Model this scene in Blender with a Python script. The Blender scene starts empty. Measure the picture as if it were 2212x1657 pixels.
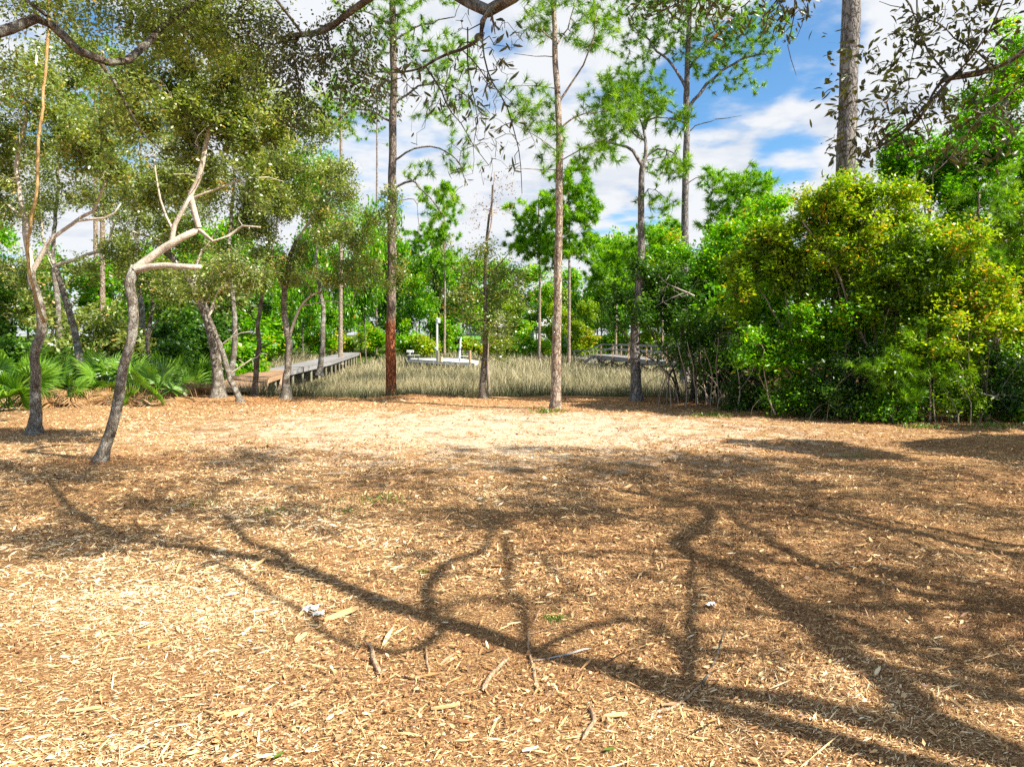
import bpy, math, random
import numpy as np
from mathutils import Vector, Matrix
R = math.radians
scene = bpy.context.scene
COL = scene.collection

# ------------------------------------------------------------------ camera
F, CX, CY = 1490.0, 1106.0, 828.5          # focal length and centre in pixels of a 2212 px wide frame
PITCH = math.atan((CY - 720.0) / F)
CAMH = 2.5
cam = bpy.data.cameras.new('camera'); camo = bpy.data.objects.new('camera', cam); COL.objects.link(camo)
cam.sensor_width = 36; cam.lens = 36 * F / 2212; cam.clip_end = 2000; cam.clip_start = 0.05
camo.location = (0, 0, CAMH); camo.rotation_euler = (math.pi / 2 - PITCH, 0, 0)
scene.camera = camo

# ------------------------------------------------------------------ sun and sky
SAZ = np.array([0.906, -0.423]); SEL = R(45)
SUN = Vector((SAZ[0] * math.cos(SEL), SAZ[1] * math.cos(SEL), math.sin(SEL)))
sl = bpy.data.lights.new('sun', 'SUN'); sl.energy = 5.0; sl.angle = R(0.55); sl.color = (1.0, 0.91, 0.76)
so = bpy.data.objects.new('sun', sl); COL.objects.link(so); so.rotation_euler = SUN.to_track_quat('Z', 'Y').to_euler()
so.location = (0, 0, 60)
scene.view_settings.view_transform = 'Standard'; scene.view_settings.look = 'None'
scene.view_settings.gamma = 1; scene.view_settings.use_curve_mapping = False
scene.view_settings.exposure = 1.3

world = bpy.data.worlds.new('World'); scene.world = world; world.use_nodes = True

class NT:
    def __init__(s, tree): s.t = tree; s.n = tree.nodes; s.l = tree.links
    def new(s, typ, **kw):
        n = s.n.new(typ)
        for k, v in kw.items():
            if k == 'ins':
                for a, b in v.items():
                    if isinstance(b, bpy.types.NodeSocket): s.l.new(b, n.inputs[a])
                    else: n.inputs[a].default_value = b
            else: setattr(n, k, v)
        return n
    def math(s, op, a, b=0.0, clamp=False):
        n = s.new('ShaderNodeMath', operation=op, use_clamp=clamp)
        for i, v in enumerate((a, b)):
            if isinstance(v, bpy.types.NodeSocket): s.l.new(v, n.inputs[i])
            else: n.inputs[i].default_value = v
        return n.outputs[0]
    def ramp(s, fac, stops, interp='LINEAR'):
        n = s.new('ShaderNodeValToRGB'); cr = n.color_ramp; cr.interpolation = interp
        while len(cr.elements) < len(stops): cr.elements.new(0.5)
        for e, (p, c) in zip(cr.elements, stops):
            e.position = p; e.color = (c[0], c[1], c[2], 1) if hasattr(c, '__len__') else (c, c, c, 1)
        s.l.new(fac, n.inputs[0]); return n.outputs[0]
    def mix(s, fac, a, b, blend='MIX'):
        n = s.new('ShaderNodeMixRGB', blend_type=blend)
        for i, v in enumerate((fac, a, b)):
            if isinstance(v, bpy.types.NodeSocket): s.l.new(v, n.inputs[i])
            elif i == 0: n.inputs[0].default_value = v
            else: n.inputs[i].default_value = (v[0], v[1], v[2], 1)
        return n.outputs[0]
    def noise(s, vec, scale, detail=4, rough=0.55, out=0):
        n = s.new('ShaderNodeTexNoise', ins={'Scale': scale, 'Detail': detail, 'Roughness': rough})
        if vec is not None: s.l.new(vec, n.inputs['Vector'])
        return n.outputs[out]

def cam_dir(px, py):
    u = (px - CX) / F; v = (CY - py) / F
    d = np.array([u, math.cos(PITCH) + v * math.sin(PITCH), -math.sin(PITCH) + v * math.cos(PITCH)])
    return d
def P(px, py, D):
    d = cam_dir(px, py); return np.array([0, 0, CAMH]) + d * (D / d[1])
def G(px, py, z=0.0):
    d = cam_dir(px, py); return np.array([0, 0, CAMH]) + d * ((z - CAMH) / d[2])
def project(p):
    q = np.asarray(p, float) - np.array([0, 0, CAMH])
    fw = q[..., 1] * math.cos(PITCH) - q[..., 2] * math.sin(PITCH)
    up = q[..., 1] * math.sin(PITCH) + q[..., 2] * math.cos(PITCH)
    fw = np.where(np.abs(fw) < 1e-3, 1e-3, fw)
    return CX + F * q[..., 0] / fw, CY - F * up / fw, fw

w = NT(world.node_tree); w.n.clear()
sky = w.new('ShaderNodeTexSky', sky_type='NISHITA', sun_disc=False, sun_elevation=SEL, sun_rotation=R(115), altitude=0, air_density=1.0, dust_density=0.6, ozone_density=3.0)
tc = w.new('ShaderNodeTexCoord')
sep = w.new('ShaderNodeSeparateXYZ', ins={0: tc.outputs['Generated']})
zz = w.math('MAXIMUM', w.math('ADD', sep.outputs[2], 0.12), 0.05)
cv = w.new('ShaderNodeCombineXYZ', ins={0: w.math('DIVIDE', sep.outputs[0], zz), 1: w.math('DIVIDE', sep.outputs[1], zz), 2: 3.7})
cn = w.noise(cv.outputs[0], 1.15, 9, 0.56)
cn2 = w.noise(cv.outputs[0], 3.1, 6, 0.55)
mask = w.math('ADD', cn, w.math('MULTIPLY', w.math('SUBTRACT', cn2, 0.5), 0.75))
for (px, py, rad, amt) in ((1735, 100, 150, 0.27), (1540, 190, 150, 0.25), (1700, 345, 90, 0.24), (1380, 510, 150, 0.14), (190, 170, 220, 0.22), (480, 10, 130, 0.18), (880, 490, 100, 0.14), (140, 550, 110, 0.16), (1100, 60, 80, 0.13), (1010, 40, 60, .14), (1600, 60, 90, .16)):
    width = math.cos(rad / F)
    d = Vector(cam_dir(px, py)).normalized()
    dt = w.new('ShaderNodeVectorMath', operation='DOT_PRODUCT'); w.l.new(tc.outputs['Generated'], dt.inputs[0]); dt.inputs[1].default_value = d
    m = w.new('ShaderNodeMapRange', interpolation_type='SMOOTHSTEP', ins={0: dt.outputs['Value'], 1: width, 2: 1.0 - (1.0 - width) * 0.15, 3: 0.0, 4: amt})
    mask = w.math('SUBTRACT', mask, m.outputs[0])
bank = w.new('ShaderNodeVectorMath', operation='DOT_PRODUCT'); w.l.new(tc.outputs['Generated'], bank.inputs[0]); bank.inputs[1].default_value = (0.0, 0.96, 0.28)
mask = w.math('ADD', mask, w.new('ShaderNodeMapRange', interpolation_type='SMOOTHSTEP', ins={0: bank.outputs['Value'], 1: 0.2, 2: 0.8, 3: -0.2, 4: 0.02}).outputs[0])
cov = w.new('ShaderNodeMapRange', interpolation_type='SMOOTHSTEP', ins={0: mask, 1: 0.18, 2: 0.42, 3: 0.0, 4: 1.0}).outputs[0]
cb = w.ramp(cn2, [(0.3, (5.2, 5.8, 6.8)), (0.5, (7.4, 7.6, 7.9))])
skyblue = w.mix(1.0, sky.outputs[0], (1.0, 1.45, 1.65), 'MULTIPLY')
mixed = w.mix(cov, skyblue, cb)
bg = w.new('ShaderNodeBackground', ins={'Color': mixed, 'Strength': 0.05})
wo = w.new('ShaderNodeOutputWorld', ins={'Surface': bg.outputs[0]})

scene.cycles.use_denoising = False
scene.cycles.max_bounces = 6; scene.cycles.diffuse_bounces = 3; scene.cycles.glossy_bounces = 2
scene.cycles.transmission_bounces = 3; scene.cycles.transparent_max_bounces = 4
scene.cycles.caustics_reflective = False; scene.cycles.caustics_refractive = False

# ------------------------------------------------------------------ materials
def newmat(name):
    m = bpy.data.materials.new(name); m.use_nodes = True; t = NT(m.node_tree); t.n.clear(); return m, t
def out(t, sh): t.new('ShaderNodeOutputMaterial', ins={'Surface': sh})

def leaf_mat(name, stops, trans=0.4, gloss=0.10, rough=0.38, tint=(1.15, 1.2, 0.45), patch=None):
    m, t = newmat(name)
    a = t.new('ShaderNodeAttribute', attribute_name='rnd')
    col = t.ramp(a.outputs['Fac'], stops)
    geo = t.new('ShaderNodeNewGeometry')
    nz = t.noise(geo.outputs['Position'], 0.9, 3)
    col = t.mix(t.ramp(nz, [(0.35, 0.0), (0.7, 0.55)]), col, t.mix(1.0, col, patch or (1.5, 1.25, 0.6), 'MULTIPLY'))
    tr = t.mix(1.0, col, tint, 'MULTIPLY')
    d = t.new('ShaderNodeBsdfDiffuse', ins={'Color': col})
    tl = t.new('ShaderNodeBsdfTranslucent', ins={'Color': tr})
    mx = t.new('ShaderNodeMixShader', ins={0: trans, 1: d.outputs[0], 2: tl.outputs[0]})
    g = t.new('ShaderNodeBsdfGlossy', ins={'Color': (0.9, 0.95, 1, 1), 'Roughness': rough})
    mg = t.new('ShaderNodeMixShader', ins={0: gloss, 1: mx.outputs[0], 2: g.outputs[0]})
    out(t, mg.outputs[0]); return m

def bark_mat(name, dark, light, lichen=None, scale=10, stretch=0.25, bump=0.6, low=None, lowz=3.6, crack=0.5, mot=1.6, mk=0.4):
    m, t = newmat(name)
    tc = t.new('ShaderNodeTexCoord')
    mp = t.new('ShaderNodeMapping', ins={'Vector': tc.outputs['Object'], 'Scale': (1, 1, stretch)})
    v = t.new('ShaderNodeTexVoronoi', feature='DISTANCE_TO_EDGE', ins={'Vector': mp.outputs[0], 'Scale': scale})
    wv = t.noise(mp.outputs[0], scale * 1.2, 6, 0.7)
    t.l.new(t.mix(0.2, mp.outputs[0], t.noise(mp.outputs[0], scale * 0.7, 3, 0.6, 1)), v.inputs['Vector'])
    h = t.ramp(v.outputs['Distance'], [(0.0, 0.0), (0.12 + 0.1 * crack, 1.0)])
    f = t.math('MULTIPLY', t.math('ADD', t.math('MULTIPLY', h, crack), t.math('MULTIPLY', wv, 1.0 - crack * 0.5)), 0.9)
    big = t.noise(tc.outputs['Object'], mot, 5, 0.65)
    col = t.ramp(f, [(0.2, dark), (0.75, light)])
    col = t.mix(t.ramp(big, [(0.4, 0.0), (0.6, mk)]), col, t.mix(1.0, col, (0.45, 0.4, 0.36), 'MULTIPLY'))
    if lichen:
        ln = t.noise(tc.outputs['Object'], 5.5, 5, 0.65)
        col = t.mix(t.ramp(ln, [(0.5, 0.0), (0.6, 0.75)]), col, lichen)
    if low:
        s = t.new('ShaderNodeSeparateXYZ', ins={0: tc.outputs['Object']})
        e = t.math('ADD', s.outputs[2], t.math('MULTIPLY', t.noise(tc.outputs['Object'], 4, 4), 1.2))
        fz = t.new('ShaderNodeMapRange', ins={0: e, 1: lowz + 0.3, 2: lowz + 0.9, 3: 1.0, 4: 0.0}).outputs[0]
        col = t.mix(fz, col, t.ramp(f, [(0.2, low[0]), (0.8, low[1])]))
    b = t.new('ShaderNodeBump', ins={'Height': f, 'Strength': bump, 'Distance': 0.05})
    d = t.new('ShaderNodeBsdfPrincipled', ins={'Base Color': col, 'Roughness': 0.9, 'Normal': b.outputs[0]})
    d.inputs['Specular IOR Level'].default_value = 0.15
    out(t, d.outputs[0]); return m

def wood_mat(name, c1, c2, axis_scale=(1, 1, 12), rough=0.85, var=0.35):
    m, t = newmat(name)
    tc = t.new('ShaderNodeTexCoord')
    mp = t.new('ShaderNodeMapping', ins={'Vector': tc.outputs['Object'], 'Scale': axis_scale})
    n1 = t.noise(mp.outputs[0], 3, 5, 0.65)
    oi = t.new('ShaderNodeObjectInfo')
    col = t.ramp(n1, [(0.3, c1), (0.7, c2)])
    vr = t.new('ShaderNodeMapRange', ins={0: oi.outputs['Random'], 3: 1 - var, 4: 1 + var * 0.5})
    hs = t.new('ShaderNodeHueSaturation', ins={'Color': col, 'Value': vr.outputs[0]})
    b = t.new('ShaderNodeBump', ins={'Height': n1, 'Strength': 0.4, 'Distance': 0.01})
    d = t.new('ShaderNodeBsdfPrincipled', ins={'Base Color': hs.outputs[0], 'Roughness': rough, 'Normal': b.outputs[0]})
    out(t, d.outputs[0]); return m

def plain_mat(name, c, rough=0.6, metallic=0.0, dirt=0.25):
    m, t = newmat(name)
    tc = t.new('ShaderNodeTexCoord')
    n1 = t.noise(tc.outputs['Object'], 4, 5, 0.6)
    col = t.mix(t.ramp(n1, [(0.35, 0.0), (0.8, dirt)]), c, tuple(x * 0.55 for x in c))
    d = t.new('ShaderNodeBsdfPrincipled', ins={'Base Color': col, 'Roughness': rough, 'Metallic': metallic})
    out(t, d.outputs[0]); return m

M = {}
M['oak_leaf'] = leaf_mat('oak_leaf', [(0.0, (0.06, 0.1, 0.015)), (0.4, (0.15, 0.22, 0.045)), (0.7, (0.26, 0.34, 0.11)), (0.9, (0.4, 0.43, 0.2)), (1.0, (0.48, 0.34, 0.16))], 0.42, 0.05, 0.4, tint=(1.4, 1.45, 0.3))
M['green_leaf'] = leaf_mat('green_leaf', [(0.0, (0.035, 0.13, 0.003)), (0.5, (0.12, 0.34, 0.003)), (0.9, (0.28, 0.52, 0.006)), (1.0, (0.42, 0.33, 0.03))], 0.5, 0.03, tint=(1.4, 1.5, 0.25))
M['yellow_leaf'] = leaf_mat('yellow_leaf', [(0.0, (0.06, 0.15, 0.004)), (0.4, (0.17, 0.33, 0.006)), (0.75, (0.33, 0.47, 0.012)), (0.985, (0.42, 0.52, 0.03)), (1.0, (0.6, 0.35, 0.05))], 0.5, 0.03, tint=(1.3, 1.3, 0.3))
M['dark_leaf'] = leaf_mat('dark_leaf', [(0.0, (0.02, 0.055, 0.008)), (0.6, (0.05, 0.14, 0.012)), (1.0, (0.14, 0.28, 0.02))], 0.4, 0.03, tint=(1.1, 1.4, 0.4))
M['needle'] = leaf_mat('needle', [(0.0, (0.04, 0.12, 0.006)), (0.5, (0.13, 0.31, 0.006)), (1.0, (0.33, 0.54, 0.015))], 0.4, 0.03, tint=(1.4, 1.4, 0.3))
M['needle_far'] = leaf_mat('needle_far', [(0.0, (0.04, 0.13, 0.004)), (0.5, (0.13, 0.34, 0.004)), (1.0, (0.32, 0.56, 0.01))], 0.45, 0.02, tint=(1.4, 1.4, 0.3))
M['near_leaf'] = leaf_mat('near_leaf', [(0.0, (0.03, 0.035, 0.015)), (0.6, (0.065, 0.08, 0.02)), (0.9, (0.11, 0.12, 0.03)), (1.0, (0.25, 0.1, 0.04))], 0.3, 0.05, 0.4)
M['palm_leaf'] = leaf_mat('palm_leaf', [(0.0, (0.05, 0.14, 0.012)), (0.6, (0.12, 0.28, 0.02)), (1.0, (0.24, 0.4, 0.05))], 0.4, 0.05, 0.35)
M['dead_leaf'] = leaf_mat('dead_leaf', [(0.0, (0.16, 0.08, 0.035)), (0.6, (0.33, 0.2, 0.1)), (1.0, (0.5, 0.36, 0.2))], 0.2, 0.04, 0.5, tint=(1, 1, 1))
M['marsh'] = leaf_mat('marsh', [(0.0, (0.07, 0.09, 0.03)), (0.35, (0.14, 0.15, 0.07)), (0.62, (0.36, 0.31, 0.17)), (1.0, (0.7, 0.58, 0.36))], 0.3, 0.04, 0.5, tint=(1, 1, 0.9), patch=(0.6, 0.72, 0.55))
M['chip'] = leaf_mat('chip', [(0.0, (0.12, 0.055, 0.025)), (0.25, (0.32, 0.16, 0.07)), (0.5, (0.58, 0.35, 0.15)), (0.8, (0.84, 0.61, 0.33)), (1.0, (0.93, 0.82, 0.58))], 0.05, 0.03, 0.5, tint=(1, 1, 1), patch=(0.9, 0.8, 0.7))
M['grass'] = leaf_mat('grass', [(0.0, (0.05, 0.12, 0.015)), (1.0, (0.2, 0.3, 0.04))], 0.35, 0.05)
M['oak_bark'] = bark_mat('oak_bark', (0.06, 0.045, 0.035), (0.42, 0.37, 0.31), (0.6, 0.6, 0.55), 30, 0.3, 1.0, mot=4.5, mk=0.85)
M['dark_bark'] = bark_mat('dark_bark', (0.03, 0.024, 0.02), (0.2, 0.16, 0.13), (0.33, 0.34, 0.3), 26, 0.3, 0.8)
M['twig'] = bark_mat('twig', (0.16, 0.12, 0.09), (0.42, 0.35, 0.28), None, 20, 0.5, 0.3)
M['pale_twig'] = bark_mat('pale_twig', (0.3, 0.25, 0.2), (0.66, 0.6, 0.52), None, 20, 0.5, 0.3)
M['dead_twig'] = bark_mat('dead_twig', (0.25, 0.22, 0.2), (0.5, 0.46, 0.42), None, 20, 0.5, 0.3)
M['pine_bark'] = bark_mat('pine_bark', (0.1, 0.055, 0.035), (0.48, 0.37, 0.29), (0.42, 0.4, 0.36), 13, 0.35, 1.0, crack=0.8)
M['pine_red'] = bark_mat('pine_red', (0.07, 0.05, 0.04), (0.28, 0.23, 0.2), None, 11, 0.35, 1.0, low=((0.1, 0.025, 0.012), (0.42, 0.15, 0.07)), lowz=3.4, crack=0.8)
M['pine_grey'] = bark_mat('pine_grey', (0.05, 0.045, 0.045), (0.28, 0.26, 0.25), None, 11, 0.35, 1.0, crack=0.7)
M['stick'] = bark_mat('stick', (0.16, 0.09, 0.05), (0.5, 0.36, 0.24), None, 18, 0.3, 0.5)
M['old_wood'] = wood_mat('old_wood', (0.16, 0.16, 0.17), (0.36, 0.35, 0.35), (8, 1, 8))
M['brown_wood'] = wood_mat('brown_wood', (0.2, 0.11, 0.06), (0.42, 0.27, 0.16), (8, 1, 8))
M['post_wood'] = wood_mat('post_wood', (0.13, 0.13, 0.09), (0.33, 0.31, 0.22), (10, 10, 1))
M['tan_wood'] = wood_mat('tan_wood', (0.3, 0.17, 0.1), (0.55, 0.38, 0.24), (10, 10, 1))
M['white_deck'] = wood_mat('white_deck', (0.6, 0.62, 0.64), (0.8, 0.8, 0.78), (4, 1, 4), var=0.1)
M['white'] = plain_mat('white', (0.78, 0.78, 0.76), 0.5)
M['pipe'] = plain_mat('pipe', (0.5, 0.53, 0.57), 0.4)
M['cream'] = plain_mat('cream', (0.75, 0.6, 0.35), 0.5)
M['dark_metal'] = plain_mat('dark_metal', (0.04, 0.045, 0.05), 0.5)
M['roof'] = plain_mat('roof', (0.62, 0.58, 0.62), 0.6)
M['green_roof'] = plain_mat('green_roof', (0.12, 0.3, 0.06), 0.5)
M['wall'] = plain_mat('wall', (0.62, 0.64, 0.66), 0.7)
M['dark_glass'] = plain_mat('dark_glass', (0.03, 0.04, 0.05), 0.15)
M['red'] = plain_mat('red', (0.6, 0.03, 0.02), 0.5)

# ------------------------------------------------------------------ mesh accumulator
class Acc:
    def __init__(s): s.v = []; s.r = []; s.t = []; s.q = []; s.n = 0
    def add(s, v, tris=None, quads=None, rnd=None):
        v = np.asarray(v, np.float32).reshape(-1, 3)
        s.v.append(v); s.r.append(np.full(len(v), 0.5, np.float32) if rnd is None else np.broadcast_to(np.asarray(rnd, np.float32), (len(v),)))
        if tris is not None and len(tris): s.t.append(np.asarray(tris, np.int32).reshape(-1, 3) + s.n)
        if quads is not None and len(quads): s.q.append(np.asarray(quads, np.int32).reshape(-1, 4) + s.n)
        s.n += len(v)
    def mesh(s, name, mat, origin=(0, 0, 0), smooth=False):
        me = bpy.data.meshes.new(name)
        if s.n:
            v = np.concatenate(s.v) - np.asarray(origin, np.float32); r = np.concatenate(s.r)
            t = np.concatenate(s.t) if s.t else np.zeros((0, 3), np.int32)
            q = np.concatenate(s.q) if s.q else np.zeros((0, 4), np.int32)
            me.vertices.add(len(v)); me.vertices.foreach_set('co', np.ascontiguousarray(v, np.float32).ravel())
            me.loops.add(t.size + q.size)
            me.loops.foreach_set('vertex_index', np.concatenate([t.ravel(), q.ravel()]).astype(np.int32))
            me.polygons.add(len(t) + len(q))
            ls = np.concatenate([np.arange(len(t)) * 3, t.size + np.arange(len(q)) * 4]).astype(np.int32)
            me.polygons.foreach_set('loop_start', ls)
            me.polygons.foreach_set('use_smooth', np.full(len(t) + len(q), smooth))
            a = me.attributes.new('rnd', 'FLOAT', 'POINT'); a.data.foreach_set('value', np.ascontiguousarray(r, np.float32))
            me.update(calc_edges=True)
        me.materials.append(mat); return me

def link(name, me, parent=None, loc=(0, 0, 0)):
    o = bpy.data.objects.new(name, me); COL.objects.link(o); o.location = loc
    if parent is not None: o.parent = parent
    return o
def tag(o, label=None, cat=None, group=None, kind=None):
    if label: o['label'] = label
    if cat: o['category'] = cat
    if group: o['group'] = group
    if kind: o['kind'] = kind
    return o
def thing(name, label, cat, loc=(0, 0, 0), rz=0, group=None):
    o = bpy.data.objects.new(name, None); COL.objects.link(o); o.empty_display_size = 0.2
    o.location = loc; o.rotation_euler = (0, 0, rz); return tag(o, label, cat, group)

def unit(a): return a / np.maximum(np.linalg.norm(a, axis=-1, keepdims=True), 1e-9)

def tube(acc, pts, rad, sides=None, rng=None, lump=0.0, cap=True, rnd=0.5):
    pts = np.asarray(pts, float); rad = np.asarray(rad, float); n = len(pts)
    if n < 2: return
    if sides is None:
        m = rad.max(); sides = 12 if m > 0.1 else 7 if m > 0.035 else 4 if m > 0.012 else 3
    tg = unit(np.gradient(pts, axis=0))
    ref = np.array([1.0, 0, 0]) if abs(tg[0][0]) < 0.8 else np.array([0, 1.0, 0])
    b = unit(np.cross(tg, ref)); c = np.cross(tg, b)
    an = np.arange(sides) * 2 * math.pi / sides
    rr = rad[:, None] * np.ones((1, sides))
    if lump and rng is not None:
        ph = rng.uniform(0, 6.28, 6)
        L = np.arange(n)[:, None] * 0.55
        rr = rr * (1 + lump * (np.sin(an * 2 + ph[0] + L * .5) * .5 + np.sin(an * 3 + ph[1] - L * .7) * .4 + np.sin(L * 1.3 + ph[2]) * .5 + np.sin(an + L * 1.9 + ph[3]) * .4))
    v = pts[:, None] + rr[..., None] * (np.cos(an)[None, :, None] * b[:, None] + np.sin(an)[None, :, None] * c[:, None])
    i = np.arange(n - 1)[:, None] * sides; j = np.arange(sides)[None]; k = (j + 1) % sides
    q = np.stack([i + j, i + k, i + sides + k, i + sides + j], -1).reshape(-1, 4)
    tr = []
    if cap and sides > 3:
        e = (n - 1) * sides
        tr = [(e, e + x, e + x + 1) for x in range(1, sides - 1)]
    acc.add(v, tr, q, rnd)

def smooth_path(pts, step=0.3, rng=None, jit=0.0):
    p = np.asarray([np.asarray(a, float) for a in pts]); d = np.r_[0, np.cumsum(np.linalg.norm(np.diff(p[:, :3], axis=0), axis=1))]
    n = max(3, int(d[-1] / step) + 1); s = np.linspace(0, d[-1], n)
    if len(p) > 2:
        m = np.gradient(p, d, axis=0)
        idx = np.clip(np.searchsorted(d, s) - 1, 0, len(p) - 2); h = (d[idx + 1] - d[idx])[:, None]; t = ((s - d[idx])[:, None]) / h
        o = (2*t**3-3*t**2+1)*p[idx] + (t**3-2*t**2+t)*h*m[idx] + (-2*t**3+3*t**2)*p[idx+1] + (t**3-t**2)*h*m[idx+1]
    else:
        o = p[0] + (p[1] - p[0]) * (s / d[-1])[:, None]
    if rng is not None and jit:
        nz = rng.normal(0, jit, (n, 3)); nz[0] = 0; o[:, :3] += (nz + np.roll(nz, 1, 0)) * 0.5
        o[0] = p[0]
    return o

class Skel:
    """woody skeleton: main limbs given as paths, finer ones grown to target points"""
    def __init__(s, rng, k=1.0): s.k = k; s.rng = rng; s.br = []; s.pos = np.zeros((0, 3)); s.own = []; s.ok = np.zeros(0, bool)
    def _reg(s, pts, bi, ok):
        s.pos = np.vstack([s.pos, pts]); s.own += [(bi, k) for k in range(len(pts))]; s.ok = np.r_[s.ok, np.asarray(ok)]
    def limb(s, pts, r0, r1, grow_from=0.0, jit=0.02, step=0.3, flare=0.0, power=1.0):
        r0, r1 = r0 * s.k, r1 * s.k
        p = smooth_path(pts, step, s.rng, jit); n = len(p); u = np.linspace(0, 1, n)
        r = r0 + (r1 - r0) * u ** power
        if flare:
            z = p[:, 2] - p[0, 2]; r = r * (1 + flare * np.exp(-z / (r0 * 1.6)))
        s.br.append(dict(p=p, r=r, par=None, cnt=0, main=True)); s._reg(p, len(s.br) - 1, u >= grow_from); return p
    def grow(s, tg, rtip=0.006, seg=0.3, curve=0.25, droop=0.0, maxlen=99, expo=0.42, jit=0.03, inner=0.0):
        tg = np.asarray(tg); base = s.pos[s.ok]
        # order targets by distance to the existing wood
        d0 = np.array([np.min(((base - t) ** 2).sum(1)) for t in tg]); order = np.argsort(d0)
        root = s.pos[0]
        for oi in order:
            t = tg[oi]; dd = np.sqrt(((s.pos - t) ** 2).sum(1)); dd[~s.ok] = 1e9
            if inner: dd = dd + inner * np.linalg.norm(s.pos[:, :3] - root, axis=1)
            k = int(np.argmin(dd)); a = s.pos[k]; L = np.linalg.norm(t - a)
            if L < 0.08 or L > maxlen: continue
            n = max(3, int(L / seg) + 2); u = np.linspace(0, 1, n)[:, None]
            mid = (a + t) / 2 + s.rng.normal(0, curve * L * 0.5, 3) + np.array([0, 0, 0.12 * L])
            p = (1-u)**2*a + 2*u*(1-u)*mid + u*u*t
            p[:, 2] -= droop * L * u[:, 0] ** 3
            p[1:] += s.rng.normal(0, jit, (n - 1, 3))
            bi, kk = s.own[k]
            s.br.append(dict(p=p, r=None, par=(bi, kk), cnt=0, main=False)); s._reg(p[1:], len(s.br) - 1, np.ones(n - 1, bool))
            s.own[-(n-1):] = [(len(s.br) - 1, x) for x in range(1, n)]
            q = len(s.br) - 1
            while q is not None:
                s.br[q]['cnt'] += 1; pr = s.br[q]['par']; q = pr[0] if pr else None
        for b in s.br:
            if b['r'] is None:
                r0 = rtip * (b['cnt'] ** expo) * 1.3; bi, kk = b['par']; pr = s.br[bi]['r']
                if pr is not None: r0 = min(r0, pr[min(kk, len(pr) - 1)] * 0.8)
                n = len(b['p']); b['r'] = np.linspace(r0, min(rtip, r0), n)
    def emit(s, trunk, branches, lump=0.09):
        for i, b in enumerate(s.br):
            if b['main'] and (i == 0 or trunk is branches): tube(trunk, b['p'], b['r'], rng=s.rng, lump=lump)
            elif b['main']: tube(branches, b['p'], b['r'], rng=s.rng, lump=lump)
            else: tube(branches, b['p'], b['r'], cap=False)
    def tips(s):
        g = [b for b in s.br if not b['main']]
        return g

def lumpy(c, wl, seed=0):
    q = c * (6.283 / wl); a = 1.7 * seed
    return (np.sin(q[:, 0] + 1.3 * np.sin(q[:, 2] * .7 + a)) + np.sin(q[:, 1] * 1.1 + 1.3 * np.sin(q[:, 0] * .6 + a)) + np.sin(q[:, 2] * 1.25 + 1.2 * np.sin(q[:, 1] * .8 + a) + a)) / 3
def leaves(acc, c, L, W, rng, rnd, nbias=0.5, droop=0.0, fold=False, rv=0.2, dirs=None):
    n = len(c)
    if n == 0: return
    a = rng.normal(0, 1, (n, 3)); a[:, 2] = a[:, 2] * 0.6 - droop; 
    if dirs is not None: a = a * 0.6 + dirs
    a = unit(a)
    nn = rng.normal(0, 1, (n, 3)); nn[:, 2] = np.abs(nn[:, 2]) + nbias; b = unit(np.cross(a, nn))
    l = (L * rng.uniform(0.6, 1.3, n))[:, None]; ww = (W * rng.uniform(0.7, 1.25, n))[:, None]
    r = np.clip(rnd + rng.normal(0, rv, n), 0, 1)
    if fold:
        up = np.cross(a, b); up *= np.sign(up[:, 2:3] + 1e-6)
        v = np.stack([c - a*l/2, c - a*l*0.1 + b*ww/2 + up*ww*.15, c + a*l*0.22 + b*ww*.42 + up*ww*.12, c + a*l/2 - up*l*.1, c + a*l*.22 - b*ww*.42 + up*ww*.12, c - a*l*0.1 - b*ww/2 + up*ww*.15, c + a*l*.05], 1)
        i = np.arange(n)[:, None] * 7
        q = np.concatenate([i + np.array([0, 1, 2, 6]), i + np.array([6, 2, 3, 4]), i + np.array([0, 6, 4, 5])])
        acc.add(v, None, q, np.repeat(r, 7))
    else:
        v = np.stack([c - a*l/2, c + b*ww/2, c + a*l/2, c - b*ww/2], 1)
        q = np.arange(n * 4).reshape(n, 4)
        acc.add(v, None, q, np.repeat(r, 4))

def needles(acc, c, d, n, L, W, rng, rnd, spread=0.9):
    """tufts: c (m,3) centres, d (m,3) directions"""
    m = len(c)
    cc = np.repeat(c, n, 0); dd = np.repeat(d, n, 0)
    a = unit(dd * 0.8 + rng.normal(0, spread * 0.75, (m * n, 3)))
    s = cc - dd * rng.uniform(0, 0.6, (m * n, 1)) * L
    b = unit(np.cross(a, rng.normal(0, 1, (m * n, 3)))) * W * 0.5
    l = L * rng.uniform(0.7, 1.15, (m * n, 1))
    tip = s + a * l; tip[:, 2] -= L * 0.08
    v = np.stack([s - b, s + b, tip], 1)
    r = np.clip(np.repeat(rnd, n) + rng.normal(0, 0.16, m * n), 0, 1)
    acc.add(v, np.arange(m * n * 3).reshape(-1, 3), None, np.repeat(r, 3))

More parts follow.
